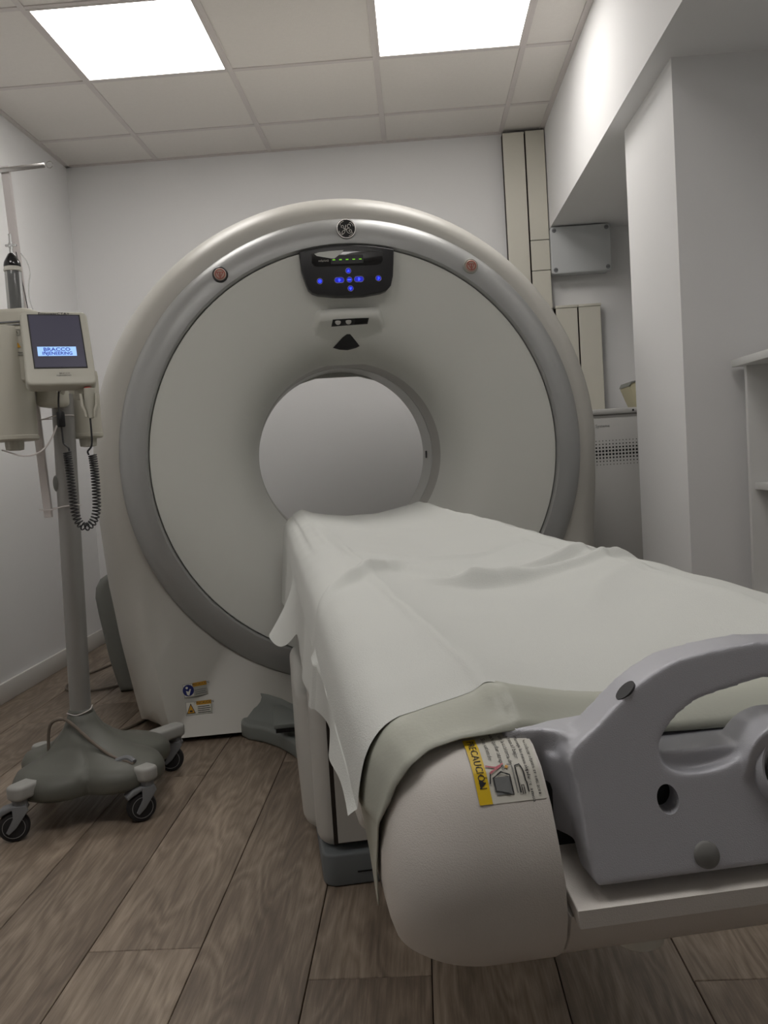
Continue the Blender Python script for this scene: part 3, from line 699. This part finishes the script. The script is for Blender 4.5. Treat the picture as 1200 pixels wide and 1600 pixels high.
# small greenish clamp behind the cover
for x, y in ((-.150, .605), (-.135, .612)):
    bm = bmesh.new(); lathe(bm, [(.005, -.012), (.0062, -.006), (.0062, .004), (.005, .006), (.003, .006), (.003, .002)], 'z', T=Matrix.Translation((x, y+.006, .700))@Matrix.Rotation(math.radians(60), 4, 'X'), seg=20); finish(bm, 'clamp_knob', M['vinyl'], T_)
# sticker on the cover, draped over its shape
def cap_surf(x, s):
    e, z = prof_at(s); return Vector((x, .53+e, z))
def s_of_y(v):           # v metres along the profile up from s=8
    s = 8.; acc = 0
    while acc < v and s < 11.99:
        a = cap_surf(0, s); s += .02; acc += (cap_surf(0, s)-a).length
    return s
def drape(bm, lift):
    """xy drawing: x = across the table, y = along the profile upward; z = thickness"""
    for v in bm.verts:
        s = s_of_y(v.co.y+.0001)
        p = cap_surf(v.co.x, s); q = cap_surf(v.co.x, s+.05); tdir = (q-p).normalized(); nrm = Vector((0, -tdir.z, tdir.y))
        if nrm.z < 0: nrm = -nrm
        v.co = p+nrm*(lift+v.co.z)
    return bm
def rgrid(x0, y0, x1, y1, nx=2, ny=14):
    bm = bmesh.new(); grid(bm, [[Vector((lerp(x0, x1, i/nx), lerp(y0, y1, j/ny), 0)) for i in range(nx+1)] for j in range(ny+1)]); return bm
lb = finish(drape(rgrid(-.203, .0045, -.157, .060), .0004), 'pinch_warning_label', M['labw'], T_)
finish(drape(rgrid(-.203, .0045, -.194, .060), .0007), 'yellow_band', M['yel'], lb)
def dtext(body, size, x, y, m, name, sx=1., lift=.001):
    bm = text(body, size, Matrix.Identity(4), 0, sx=sx); bmesh.ops.triangulate(bm, faces=bm.faces)
    bmesh.ops.transform(bm, matrix=Matrix.Translation((x, y, 0))@Matrix.Rotation(math.radians(-90), 4, 'Z'), verts=bm.verts)
    return finish(drape(bm, lift), name, m, lb, None)
dtext('PRECAUCI\u00d3N', .0072, -.1985, .036, M['ink'], 'band_lettering', .95)
dtext('\u25b2', .006, -.1985, .019, M['ink'], 'band_sign')
for i, (bd, x, y) in enumerate((('Si se extiende', -.1885, .048), ('puede quedar atrapado', -.1815, .046), ('con la cubierta de', -.1755, .046), ('la mesa al bajar', -.170, .048))):
    dtext(bd, .0042, x, y, M['ink'], 'small_print')
for i, (bd, x) in enumerate((('Mantenga las manos alejadas de la mesa', -.1655), ('No colocar objetos en esta zona', -.1605))): dtext(bd, .0034, x, .030, M['ink'], 'small_print')
def dline(pts, w, m, name, lift=.0012):
    bm = bmesh.new(); P = [Vector((a, b, 0)) for a, b in pts]
    D = []
    for a, b in zip(P[:-1], P[1:]):
        n = max(1, int((b-a).length/.002)); D += [a.lerp(b, k/n) for k in range(n)]
    D.append(P[-1]); rows = []
    for i, p in enumerate(D):
        t = (D[min(i+1, len(D)-1)]-D[max(0, i-1)]).normalized(); n = Vector((-t.y, t.x, 0))*w/2; rows.append([p+n, p-n])
    grid(bm, rows); return finish(drape(bm, lift), name, m, lb, None)
dline([(-.1905, .012), (-.1905, .022)], .008*0+.0005, M['inkg'], 'drawing_line')
b_ = rgrid(-.190, .010, -.179, .022); finish(drape(b_, .0009), 'drawing_box', M['inkg'], lb)
dline([(-.1900, .022), (-.1840, .0255), (-.1785, .023), (-.1785, .009), (-.1900, .013), (-.1900, .022)], .0008, M['ink'], 'drawing_line')
dline([(-.1755, .010), (-.1755, .030), (-.1785, .031)], .0006, M['inkg'], 'drawing_line')
dline([(-.1735, .010), (-.1735, .029), (-.1700, .030), (-.1685, .024), (-.1685, .018), (-.1680, .017), (-.1680, .010)], .0009, M['ink'], 'drawing_line')
dline([(-.1720, .009), (-.1720, .015), (-.1705, .015), (-.1705, .009)], .0006, M['ink'], 'drawing_line')
dline([(-.1935, .031), (-.1865, .029), (-.1810, .032)], .0012, M['pink'], 'drawing_line')
dline([(-.1920, .025), (-.1865, .028), (-.1830, .030)], .0012, M['pink'], 'drawing_line')
dline([(-.1930, .018), (-.1915, .025)], .0009, M['ink'], 'drawing_line')
dline([(-.1800, .028), (-.1785, .030)], .0022, M['ora'], 'drawing_line')

# ================================================================= SHEET AND MAT ON THE TABLE
def section(d, side):
    """points from the centre of the table outward: (u, z)"""
    t = max(0, min(1, (d-.65)/2.3)); k = smooth((d-.66)/.5)
    cu_ = cw(d); cz = lerp(.727, .737, t); zc = lerp(.705, .706, t)
    p = [(0, zc), (.05, zc+.0005), (.10, lerp(zc, cz, .28)), (.135*cu_/.17, lerp(zc, cz, .62)), (cu_-.02, cz-.005), (cu_, cz), (cu_+.014, lerp(lerp(cz, .711, .45), cz-.004, k))]
    p += [(max(cu_+.03, .222), lerp(.711, .724, k)), (.243, lerp(.708, .717, k)), (.257, lerp(.701, .707, k)), (.268, lerp(.687, .692, k)), (.274, .668), (.278, .645)]
    return p
def hem(d, side):
    if side < 0: return interp(d, [.62, .69, .9, 1.1, 1.4, 1.85, 2.2, 2.6, 3.0], [.642, .630, .607, .584, .554, .490, .46, .44, .43])
    return interp(d, [.62, .9, 1.5, 3], [.62, .57, .52, .47])
def ridge(u, d, pts, h, w):
    best = 9; tt = 0
    n = len(pts)
    for i in range(n-1):
        ax, ay = pts[i]; bx_, by = pts[i+1]; dx, dy = bx_-ax, by-ay
        t = max(0, min(1, ((u-ax)*dx+(d-ay)*dy)/(dx*dx+dy*dy))); q = math.hypot(u-ax-dx*t, (d-ay-dy*t))
        if q < best: best = q; tt = (i+t)/(n-1)
    return h*math.exp(-(best/w)**2)*min(1, 6*min(tt+.05, 1-tt+.02))
W1 = [(-.30, 1.14), (-.22, 1.27), (-.15, 1.375), (-.112, 1.365), (-.037, 1.246), (.02, 1.262), (.065, 1.293), (.122, 1.345), (.174, 1.40), (.21, 1.42)]
W2 = [(-.11, 1.245), (-.05, 1.235), (.0, 1.235), (.064, 1.256), (.14, 1.285), (.211, 1.322), (.26, 1.34)]
W3 = [(-.14, 1.72), (-.10, 1.63), (-.049, 1.597), (.02, 1.595), (.076, 1.61), (.165, 1.70)]
W4 = [(.04, .98), (.10, 1.10), (.15, 1.15), (.2, 1.16)]
def cloth_disp(u, d):
    z = ridge(u, d, W1, .020, .017)+ridge(u, d, W2, .013, .014)+ridge(u, d, W3, .007, .016)+ridge(u, d, W4, .006, .022)-ridge(u, d-.035, W1, .006, .02)
    z += ridge(u, d, [(-.185, .70), (-.18, 1.0), (-.175, 1.4), (-.17, 2.2), (-.165, 2.8)], .0016, .006)
    z += .0012*math.sin(u*31+d*9)+.0010*math.sin(u*17-d*23+1)+.0008*math.sin(d*41+u*12)
    z += .0022*math.sin(d*6.5+u*5)*(1 if abs(u) < .17 else .4)
    return max(z, -.002)*smooth((d-.64)/.12)
def sheet_pt(d, s, dfun=None):
    """s in -1..1 : 0 centre, |s|<.72 top, beyond that the hanging flap"""
    side = -1 if s < 0 else 1; a = abs(s)
    P = section(d, side); K = .74
    if a <= K:
        q = a/K*(len(P)-1); i = min(int(q), len(P)-2); f = q-i
        i0 = max(i-1, 0); i3 = min(i+2, len(P)-1)
        def cm(p0, p1, p2, p3, t): return .5*(2*p1+(p2-p0)*t+(2*p0-5*p1+4*p2-p3)*t*t+(3*p1-p0-3*p2+p3)*t**3)
        u = cm(P[i0][0], P[i][0], P[i+1][0], P[i3][0], f); z = cm(P[i0][1], P[i][1], P[i+1][1], P[i3][1], f)
        u *= side; z += cloth_disp(u, d)
    else:
        f = (a-K)/(1-K); zh = hem(d, side)
        z = lerp(.645, min(zh, .645), f); out = .278+.004*f+.004*f*math.sin(d*11)+.003*f*math.sin(d*23+1)
        if side < 0:
            out += .045*f**1.5*math.exp(-((d-1.95)/.16)**2)-.012*f*math.exp(-((d-1.72)/.10)**2)+.012*f*math.exp(-((d-2.35)/.12)**2)
            z += .05*f*math.exp(-((d-1.72)/.09)**2)+.045*f*math.exp(-((d-1.95)/.12)**2)+.004*f*math.sin(d*19)
        out += .010*f*smooth((d-.9)/1.0)+ridge(-.28, d, [(-.28, 1.10), (-.28, 1.16)], .006, .05)
        u = out*side
    return Vector((u, d, z))
def near_edge(s):
    a = abs(s)
    # measured near edge: dips toward the viewer at the shoulders, drawn back at the crest
    return interp(a, [0, .2, .35, .42, .52, .62, .74, .85, 1.0], [.645, .648, .652, .653, .643, .636, .636, .640, .646])
NS, ND = 190, 330
rows = []
for j in range(ND+1):
    t = j/ND; row = []
    for i in range(NS+1):
        s = -1+2*i/NS; d = lerp(near_edge(s), 3.035-.05*abs(s)**3, t**1.25); q = sheet_pt(d, s); q.z += .0007+.0035*smooth((d-.66)/.08); row.append(q)
    rows.append(row)
bm = bmesh.new(); grid(bm, rows)
for r in bm.verts:
    r.co.y -= 1.9
sh_o = finish(bm, 'table_sheet', M['sheet'], None, None)
sh_o.location = fworld(SHF, 1.9); sh_o.rotation_euler = (0, 0, TH)
tag(sh_o, 'crumpled white disposable sheet spread over the patient table and hanging down its side', 'sheet')
# vinyl mat beneath the sheet, showing at the near end
rows = []
sv = [-1+2*i/120 for i in range(121)]
NEAR = [(0, .690), (.05, .6915), (.10, .6965), (.135, .7000), (.150, .7035), (.165, .7045), (.180, .7045), (.205, .7045), (.228, .7005), (.243, .6915), (.2535, .677), (.2600, .661), (.2662, .645)]
def mat_pt(s, t):
    a = abs(s); side = -1 if s < 0 else 1; K = .74
    if a <= K:
        dn = interp(a/K, [0, .45, .6, .75, .9, 1], [.600, .600, .594, .588, .594, .606])
        d = lerp(dn, interp(a/K, [0, .88, 1], [.95, .95, .74]), t); dd = max(d, .65); p = sheet_pt(dd, s); p.z -= cloth_disp(p.x, dd)
        q = smooth((.652-d)/(.652-dn))
        qq = a/K*(len(NEAR)-1); i = min(int(qq), len(NEAR)-2); f = qq-i
        nu = lerp(NEAR[i][0], NEAR[i+1][0], f); nz = lerp(NEAR[i][1], NEAR[i+1][1], f)
        z = lerp(p.z, nz, q**1.4)+(.004*math.sin(math.pi*min(1, (.655-d)/.055)) if (d < .655 and a/K < .4) else 0)
        return Vector((lerp(p.x, nu*side, q)-side*.0035*smooth((abs(p.x)-.235)/.03)*smooth((d-.62)/.04), d, z-.0022*smooth((d-.66)/.08)))
    f = (a-K)/(1-K)
    z = lerp(.645, .572, f); dn = lerp(.606, .632, f); df = lerp(.74, .640, f**.6)
    d = lerp(dn, df, t)
    u = interp(z, [.57, .60, .645], [.2668, .2678, lerp(.2660, .2715, smooth((d-.61)/.04))])
    return Vector((u*side, d, z))
for t in (0, .03, .06, .09, .12, .15, .18, .22, .28, .36, .5, .7, 1): rows.append([mat_pt(s, t) for s in sv])
bm = bmesh.new(); grid(bm, rows)
bmesh.ops.recalc_face_normals(bm, faces=bm.faces)
for v in bm.verts: v.co.y -= .75
mo = finish(bm, 'table_mat', M['vinyl'], None, None)
md_ = mo.modifiers.new('thick', 'SOLIDIFY'); md_.thickness = .0008; md_.offset = 0
mo.location = fworld(SHF, .75); mo.rotation_euler = (0, 0, TH)
tag(mo, 'pale grey-green vinyl mat sticking out from under the sheet at the near table end', 'mat')

# ================================================================= CONTRAST INJECTOR ON ITS TROLLEY
IX, IY = -.945, 2.34
I = empty('contrast_injector', 'contrast injector trolley with beige screen, silver pole and four casters', 'injector', (IX, IY, 0), off=(IX, IY, 0))
# base dome
rows = []
cas = [(-.758, 2.215), (-.782, 2.575), (-1.135, 2.45), (-1.052, 2.120)]
ang = [math.atan2(y-IY, x-IX) for x, y in cas]
def star(a, R0, R1):
    k = max(math.cos(2*(a-a0_)) if abs(((a-a0_+math.pi) % (2*math.pi))-math.pi) < math.pi/2 else -1 for a0_ in ang)
    return lerp(R0, R1, smooth((k+.2)/1.2))
N_ = 96
px_, py_ = -.973, 2.352
for f, z in ((.97, .088), (1.0, .098), (1.0, .118), (.985, .126), (.94, .140), (.82, .150), (.66, .158), (.50, .172), (.36, .192), (.25, .215), (.19, .238), (.165, .252), (.13, .258)):
    row = []
    for k in range(N_):
        a = 2*math.pi*k/N_; r = star(a, .165+.0*f, .225); mixr = r*f if f > .5 else lerp(.225, r, f/.5*.6)*f
        cx_, cy_ = lerp(px_, IX, smooth((f-.1)/.7)), lerp(py_, IY, smooth((f-.1)/.7))
        row.append(Vector((cx_+mixr*math.cos(a), cy_+mixr*math.sin(a), z)))
    rows.append(row)
bm = bmesh.new(); grid(bm, rows, closeu=True, capu=True); finish(bm, 'base', M['base'], I, 60)
bm = bmesh.new(); lathe(bm, [(.034, .245), (.034, .262), (.030, .266)], 'z', (px_, py_, 0), 24); finish(bm, 'collar', M['base'], I)
bm = bmesh.new(); tube(bm, [(px_, py_, .25), (-.950, 2.352, 1.13)], .0285, 28); finish(bm, 'pole', M['pole'], I, 60)
wy = [.6, .15, 2.3, .35]
for k, (x, y) in enumerate(cas):
    a = ang[k]; Ta = Matrix.Translation((x, y, 0))@Matrix.Rotation(a, 4, 'Z')
    arm = finish(plate([rrect(-.115, -.027, .030, .027, .020)], .036, .009, Ta@Matrix.Translation((-.004, 0, .124)), 3), 'caster_arm', M['arm'], I)
    Tw = Matrix.Translation((x, y, 0))@Matrix.Rotation(wy[k], 4, 'Z')
    bm = bmesh.new(); lathe(bm, [(.021, .108), (.021, .104), (.018, .103), (.018, .090), (.016, .088)], 'z', T=Tw, seg=20)
    cst = finish(bm, 'caster', M['cst'], arm)
    fk = [(-.018, .092), (.016, .092), (.020, .080), (-.012, .038), (-.030, .024), (-.036, .030), (-.018, .062)]
    for s in (-1, 1): finish(plate([fk], .006, .0015, Tw@Matrix.Translation((0, s*.017, 0))@Txz), 'fork', M['cst'], arm)
    fd = [(-.020, .094), (.016, .094), (.018, .086), (-.02, .082), (-.04, .074), (-.055, .066), (-.058, .076), (-.040, .090)]
    finish(plate([fd], .034, .004, Tw@Txz), 'brake_hood', M['cst'], arm)
    Ty = Tw@Matrix.Translation((-.018, 0, .0385))
    bm = bmesh.new(); lathe(bm, [(.012, -.012), (.028, -.012), (.035, -.010), (.0383, -.005), (.0383, .005), (.035, .010), (.028, .012), (.012, .012)], 'y', T=Ty, seg=36)
    wl = finish(bm, 'wheel', M['tyre'], arm)
    for s in (-1, 1):
        bm = bmesh.new(); lathe(bm, [(.0275, s*.0118), (.0275, s*.0130), (.0262, s*.0130), (.0262, s*.0118)], 'y', T=Ty, seg=36, cap=False); finish(bm, 'tyre_ring', M['rimr'], arm)
# head bracket
finish(plate([rrect(-.988, 1.092, -.922, 1.150, .014)], .075, .012, Matrix.Translation((0, 2.30, 0))@Txz, 3), 'pole_head', M['beige'], I)
bm = bmesh.new(); tube(bm, [(-.94, 2.30, 1.13), (-.905, 2.235, 1.16), (-.88, 2.185, 1.20)], .018, 12); finish(bm, 'monitor_arm', M['beige'], I)
# monitor
ya, ti = .463, .42
rr = Vector((math.cos(ya), math.sin(ya), 0)); nn = Vector((math.sin(ya), -math.cos(ya), 0))
uu = Vector((0, 0, 1))*math.cos(ti)-nn*math.sin(ti); nf = rr.cross(uu)
TM = basis((-.869, 2.15, 1.226), rr, uu, nf)
def moff(w, h, r, k=.03): return [(x*(1-k*y/(h)), y+.006*(1-(2*x/w)**2)*(1 if y > 0 else -1)) for x, y in rrect(-w/2, -h/2, w/2, h/2, r, 6)]
mon = finish(plate([moff(.160, .206, .013)], .036, .006, TM@Matrix.Translation((0, 0, -.018)), 3), 'monitor', M['beige2'], I)
finish(plate([moff(.135, .180, .02)], .03, .012, TM@Matrix.Translation((0, .0, -.045)), 3), 'monitor_back', M['beige2'], mon)
finish(plate([[(-.063, .094), (.061, .094), (.064, -.060), (-.060, -.060)]], .002, .0005, TM@Matrix.Translation((0, 0, .0004))), 'screen_bezel', M['blk'], mon)
finish(plate([[(-.060, .091), (.058, .091), (.061, -.057), (-.057, -.057)]], .001, 0, TM@Matrix.Translation((0, 0, .0016))), 'screen', M['scr'], mon)
finish(plate([[(-.048, .000), (.042, .000), (.042, -.026), (-.048, -.026)]], .0006, 0, TM@Matrix.Translation((0, 0, .0024))), 'screen_banner', M['scl'], mon)
finish(text('BRACCO', .0135, TM@Matrix.Translation((-.003, -.0088, .0042)), 0, sx=1.15, bold=.0003), 'screen_lettering', M['scb'], mon)
finish(text('INJENEERING', .0125, TM@Matrix.Translation((-.003, -.0200, .0042)), 0, sx=.95, bold=.0003), 'screen_lettering', M['scb'], mon)
finish(plate([[(-.0325, -.011), (-.0305, -.011), (-.0290, -.0215), (-.0280, -.0165), (-.0270, -.0165), (-.0290, -.0255)]], .0003, 0, TM@Matrix.Translation((0, 0, .0032))), 'screen_arrow', M['scb'], mon)
finish(text('EmpowerCTA+', .0095, TM@Matrix.Translation((0, .0965, .0008)), 0, sx=1.2, bold=.0002), 'bezel_lettering', M['ink'], mon)
finish(text('BRACCO', .0055, TM@Matrix.Translation((.008, -.074, .0006)), 0, sx=1.1), 'bezel_lettering', M['ink'], mon)
finish(text('INJENEERING', .0052, TM@Matrix.Translation((.006, -.080, .0006)), 0, sx=1.1), 'bezel_lettering', M['ink'], mon)
# under-monitor connector, ferrite, coiled cord, handset
K1 = Vector((-.886, 2.16, 0))
bm = bmesh.new(); tube(bm, [(-.882, 2.165, 1.150), (-.882, 2.165, 1.118)], .005, 10); finish(bm, 'connector', M['chrome'], I)
bm = bmesh.new(); tube(bm, catmull([(-.882, 2.165, 1.120), (-.882, 2.155, 1.08), (-.877, 2.15, 1.03), (-.876, 2.15, 1.00), (-.874, 2.15, .988), (-.864, 2.15, .978), (-.862, 2.15, .970)], 6), .0024, 8); cc = finish(bm, 'cord_lead', M['drk'], I)
bm = bmesh.new(); lathe(bm, [(.008, 1.030), (.0098, 1.033), (.0098, 1.066), (.008, 1.069)], 'z', (-.8765, 2.15, 0), 16); finish(bm, 'ferrite', M['blk'], I)
path = catmull([(-.868, 2.15, .968), (-.866, 2.15, .93), (-.864, 2.15, .88), (-.862, 2.15, .83), (-.855, 2.15, .795), (-.838, 2.15, .779), (-.818, 2.15, .790), (-.806, 2.15, .82), (-.803, 2.15, .87), (-.803, 2.15, .92), (-.805, 2.15, .957)], 30)
L_ = [0]
for a, b in zip(path[:-1], path[1:]): L_.append(L_[-1]+(b-a).length)
turns = 52; hp = []
for k in range(turns*12+1):
    f = k/(turns*12); dens = smooth(f)*.35+f*.65
    tpos = dens*L_[-1]; i = 1
    while i < len(L_)-1 and L_[i] < tpos: i += 1
    t = (tpos-L_[i-1])/(L_[i]-L_[i-1]); p = path[i-1].lerp(path[i], t); tn = (path[i]-path[i-1]).normalized()
    n1 = Vector((0, 1, 0)); n2 = tn.cross(n1); a = 2*math.pi*k/12; hp.append(p+(n1*math.cos(a)+n2*math.sin(a))*.0092)
bm = bmesh.new(); tube(bm, hp, .0019, 6); finish(bm, 'coiled_cord', M['drk'], I, None)
bm = bmesh.new(); tube(bm, catmull([(-.814, 2.15, .957), (-.816, 2.15, .966), (-.806, 2.15, .978), (-.803, 2.15, 1.0), (-.803, 2.15, 1.05)], 6), .0024, 8); finish(bm, 'cord_lead', M['drk'], I)
hsx = -.800
bm = bmesh.new(); lathe(bm, [(.0001, 1.122), (.013, 1.121), (.0135, 1.10), (.011, 1.078), (.0075, 1.062), (.0065, 1.048), (.0055, 1.047)], 'z', (hsx, 2.15, 0), 20); hs = finish(bm, 'handset', M['beige2'], I)
bm = bmesh.new(); lathe(bm, [(.009, 1.120), (.009, 1.1235), (.0001, 1.125)], 'z', (hsx-.003, 2.15, 0), 16); finish(bm, 'handset_button', M['red'], hs)
for s in (-1, 1):
    cl = [(s*.012, 1.05), (s*.008, 1.05), (s*.010, 1.068), (s*.015, 1.08), (s*.0165, 1.108), (s*.0225, 1.108), (s*.021, 1.078), (s*.015, 1.066)]
    finish(plate([[(hsx+x, z) for x, z in cl]], .016, .001, Matrix.Translation((0, 2.15, 0))@Txz), 'holder_clip', M['beige'], I)
finish(bx((-.84, 2.152, 1.095), (-.812, 2.172, 1.135), .004), 'holder_bracket', M['beige2'], I)
bm = bmesh.new(); lathe(bm, [(.0001, -.002), (.019, 0), (.021, .006), (.019, .012), (.0001, .014)], 'x', T=Matrix.Translation((-.985, 2.345, .890))@Matrix.Diagonal((1, 1, 1.15, 1)), seg=24); finish(bm, 'height_knob', M['cover'], I)
# injector head, two barrels
def barrel(x, y, z0, z1, r, name='syringe_drive'):
    bm = bmesh.new(); lathe(bm, [(r*.45, z0), (r*.9, z0), (r, z0+.004), (r, z0+.012), (r*.96, z0+.014), (r*.96, z1-.02), (r*.9, z1-.006), (r*.6, z1)], 'z', (x, y, 0), 40)
    b = finish(bm, name, M['beige'], I)
    bm = bmesh.new()
    rows = []
    for z, k in ((z0, .98), (z0-.014, .95), (z0-.022, .9), (z0-.024, .5)):
        rows.append([Vector((x+(.024+.0015*math.cos(8*a))*k*math.cos(a), y+(.024+.0015*math.cos(8*a))*k*math.sin(a), z)) for a in [2*math.pi*j/48 for j in range(48)]])
    grid(bm, rows, closeu=True, capu=True); finish(bm, 'drive_knob', M['beige2'], b)
    return b
barrel(-1.038, 2.235, 1.006, 1.30, .062)
barrel(-.915, 2.42, 1.010, 1.20, .042)
finish(plate([rrect(-1.10, 2.20, -.955, 2.37, .03)], .19, .012, Matrix.Translation((0, 0, 1.245)), 3), 'injector_head', M['beige'], I)
finish(bx((-1.075, 2.197, 1.303), (-.962, 2.2, 1.306)), 'head_seam', M['cst'], I)
finish(bx((-1.075, 2.197, 1.296), (-.962, 2.2, 1.298)), 'head_seam', M['cst'], I)
TW = Matrix.Translation((-.990, 2.1985, 1.245))@Txz
finish(plate([[(-.007, -.006), (.007, -.006), (0, .007)]], .0006, 0, TW), 'warning_triangle', M['ora'], I)
bm = bmesh.new()
for k in range(2): box(bm, (-1.03, 2.1975, 1.226-.006*k), (-.965, 2.1985, 1.2275-.006*k))
finish(bm, 'small_print', M['inkg'], I)
finish(text('\u03bb', .010, Matrix.Translation((-.990, 2.1985, 1.277))@Txz), 'touch_mark', M['ink'], I)
finish(plate([rrect(-.9975, 1.270, -.9825, 1.285, .003), rrect(-.9965, 1.271, -.9835, 1.284, .002)], .0006, 0, Matrix.Translation((0, 2.1985, 0))@Txz), 'touch_frame', M['inkg'], I)
# infusion mast: flat white bar with a hook bar on top, tied to the pole
ms = Vector((-1.008, 2.335, .80)); mt = Vector((-1.044, 2.335, 1.735))
dirv = (mt-ms).normalized(); Tm = basis(ms, dirv.cross(Vector((0, -1, 0))).normalized()*-1, dirv, (0, -1, 0))
LM = (mt-ms).length
mst = finish(plate([rrect(-.011, 0, .011, LM, .003)], .012, .002, Tm), 'infusion_mast', M['acr'], I)
hk = finish(plate([[(-.11, LM-.018), (.104, LM-.018), (.104, LM-.005), (-.11, LM-.005)]], .004, .001, Tm@Matrix.Translation((0, 0, .009))), 'hook_bar', M['chrome'], mst)
for x in (.1165, -.1225):
    bm = bmesh.new(); tube(bm, [Tm@Vector((x+.0085*math.cos(a), LM-.0115+.0085*math.sin(a), .009)) for a in [math.radians(170-k*20) for k in range(17)]], .0012, 6); finish(bm, 'hook_ring', M['chrome'], mst)
for z in (1.065, .822):
    bm = bmesh.new(); tube(bm, catmull([(-1.03, 2.328, z), (-1.0, 2.322, z-.002), (-.955, 2.318, z+.006), (-.922, 2.345, z+.006), (-.955, 2.385, z+.004), (-1.02, 2.35, z), (-1.03, 2.328, z)], 5), .0016, 6); finish(bm, 'cable_tie', M['acr'], I)
bm = bmesh.new(); tube(bm, [(-1.015, 2.29, 1.50), (-.985, 2.27, 1.325)], .0012, 6); finish(bm, 'thin_rod', M['drk'], I)
# hospital cable on the base
cb = [(-1.05, 2.30, .150), (-1.045, 2.30, .215), (-1.030, 2.295, .247), (-1.0, 2.30, .252), (-.965, 2.285, .235), (-.92, 2.27, .20), (-.86, 2.245, .165), (-.805, 2.225, .150), (-.79, 2.22, .147)]
bm = bmesh.new(); tube(bm, catmull(cb, 8), .0045, 8); finish(bm, 'ground_cable', M['cable'], I)
bm = bmesh.new(); tube(bm, catmull([(-.84, 2.232, .152), (-.81, 2.235, .158), (-.79, 2.225, .150)], 5), .008, 10); finish(bm, 'cable_plug', M['cst'], I)
bm = bmesh.new(); tube(bm, catmull([(-1.0, 2.322, .262), (-.972, 2.318, .256), (-.94, 2.33, .266), (-.95, 2.38, .266)], 5), .0016, 6); finish(bm, 'cable_tie', M['acr'], I)
# clear drip tube below the injector head
bm = bmesh.new(); tube(bm, catmull([(-1.07, 2.23, .985), (-1.0, 2.2, .966), (-.955, 2.2, .975), (-.935, 2.22, 1.005), (-.93, 2.25, 1.04)], 6), .0022, 6); finish(bm, 'clear_tube', M['acr'], I)
# syringe: rests in the head, a thing of its own
sx_, sy_ = -1.010, 2.25
S = empty('syringe', 'clear contrast syringe with black plunger standing in the injector head', 'syringe', (sx_, sy_, 1.34), off=(sx_, sy_, 1.34))
bm = bmesh.new(); lathe(bm, [(.0205, 1.335), (.0205, 1.44), (.0195, 1.442)], 'z', (sx_, sy_, 0), 28, cap=False); finish(bm, 'barrel', M['clear'], S)
bm = bmesh.new(); lathe(bm, [(.0105, 1.335), (.0105, 1.445), (.012, 1.446)], 'z', (sx_, sy_, 0), 24); finish(bm, 'plunger', M['blk'], S)
bm = bmesh.new(); lathe(bm, [(.022, 1.441), (.022, 1.446), (.021, 1.447), (.021, 1.452)], 'z', (sx_, sy_, 0), 28); finish(bm, 'flange', M['labw'], S)
bm = bmesh.new(); lathe(bm, [(.021, 1.452), (.0215, 1.456), (.020, 1.464), (.009, 1.484), (.006, 1.487), (.004, 1.487)], 'z', (sx_, sy_, 0), 28); finish(bm, 'cone_cap', M['gloss'], S)
bm = bmesh.new(); lathe(bm, [(.004, 1.486), (.0045, 1.500), (.0055, 1.502), (.0055, 1.512), (.004, 1.514), (.004, 1.535), (.002, 1.537)], 'z', (sx_, sy_, 0), 14)
box(bm, (sx_-.014, sy_-.003, 1.504), (sx_+.016, sy_+.003, 1.510), .002); finish(bm, 'stopcock', M['clear'], S)
bm = bmesh.new(); tube(bm, catmull([(-.985, 2.25, 1.485), (-.972, 2.25, 1.465), (-.966, 2.25, 1.435), (-.972, 2.25, 1.40), (-.972, 2.25, 1.365), (-.965, 2.25, 1.335)], 8), .0016, 6); finish(bm, 'clear_tube', M['clear'], S)

# cables on the floor behind the trolley
def fcable(pts, r, label, m='cable'):
    P = catmull(pts, 8); c = P[0].copy(); c.z = 0
    bm = bmesh.new(); tube(bm, [p-c for p in P], r, 8); o = finish(bm, 'floor_cable', M[m], None, None); o.location = c; tag(o, label, 'cable')
fcable([(-1.47, 4.45, .006), (-1.50, 4.1, .006), (-1.58, 3.80, .006), (-1.55, 3.62, .006), (-1.42, 3.58, .006), (-1.30, 3.66, .006)], .005, 'thin grey cable looping on the floor beside the left baseboard')
fcable([(-.93, 2.75, .006), (-.99, 2.86, .006), (-1.10, 2.87, .006), (-1.16, 2.93, .006), (-1.08, 3.02, .006), (-.99, 3.30, .006), (-.96, 3.48, .006)], .005, 'grey cable lying on the floor behind the injector trolley')
# wall mark: small socket hole left of the trolley pole
bm = bmesh.new(); lathe(bm, [(.0035, 0), (.0035, .001)], 'x', (0, 0, 0), 10); o = finish(bm, 'wall_plug', M['ink'], None); o.location = (XL, 3.28, .89)
tag(o, 'tiny dark wall plug hole in the left white wall', 'wall plug')
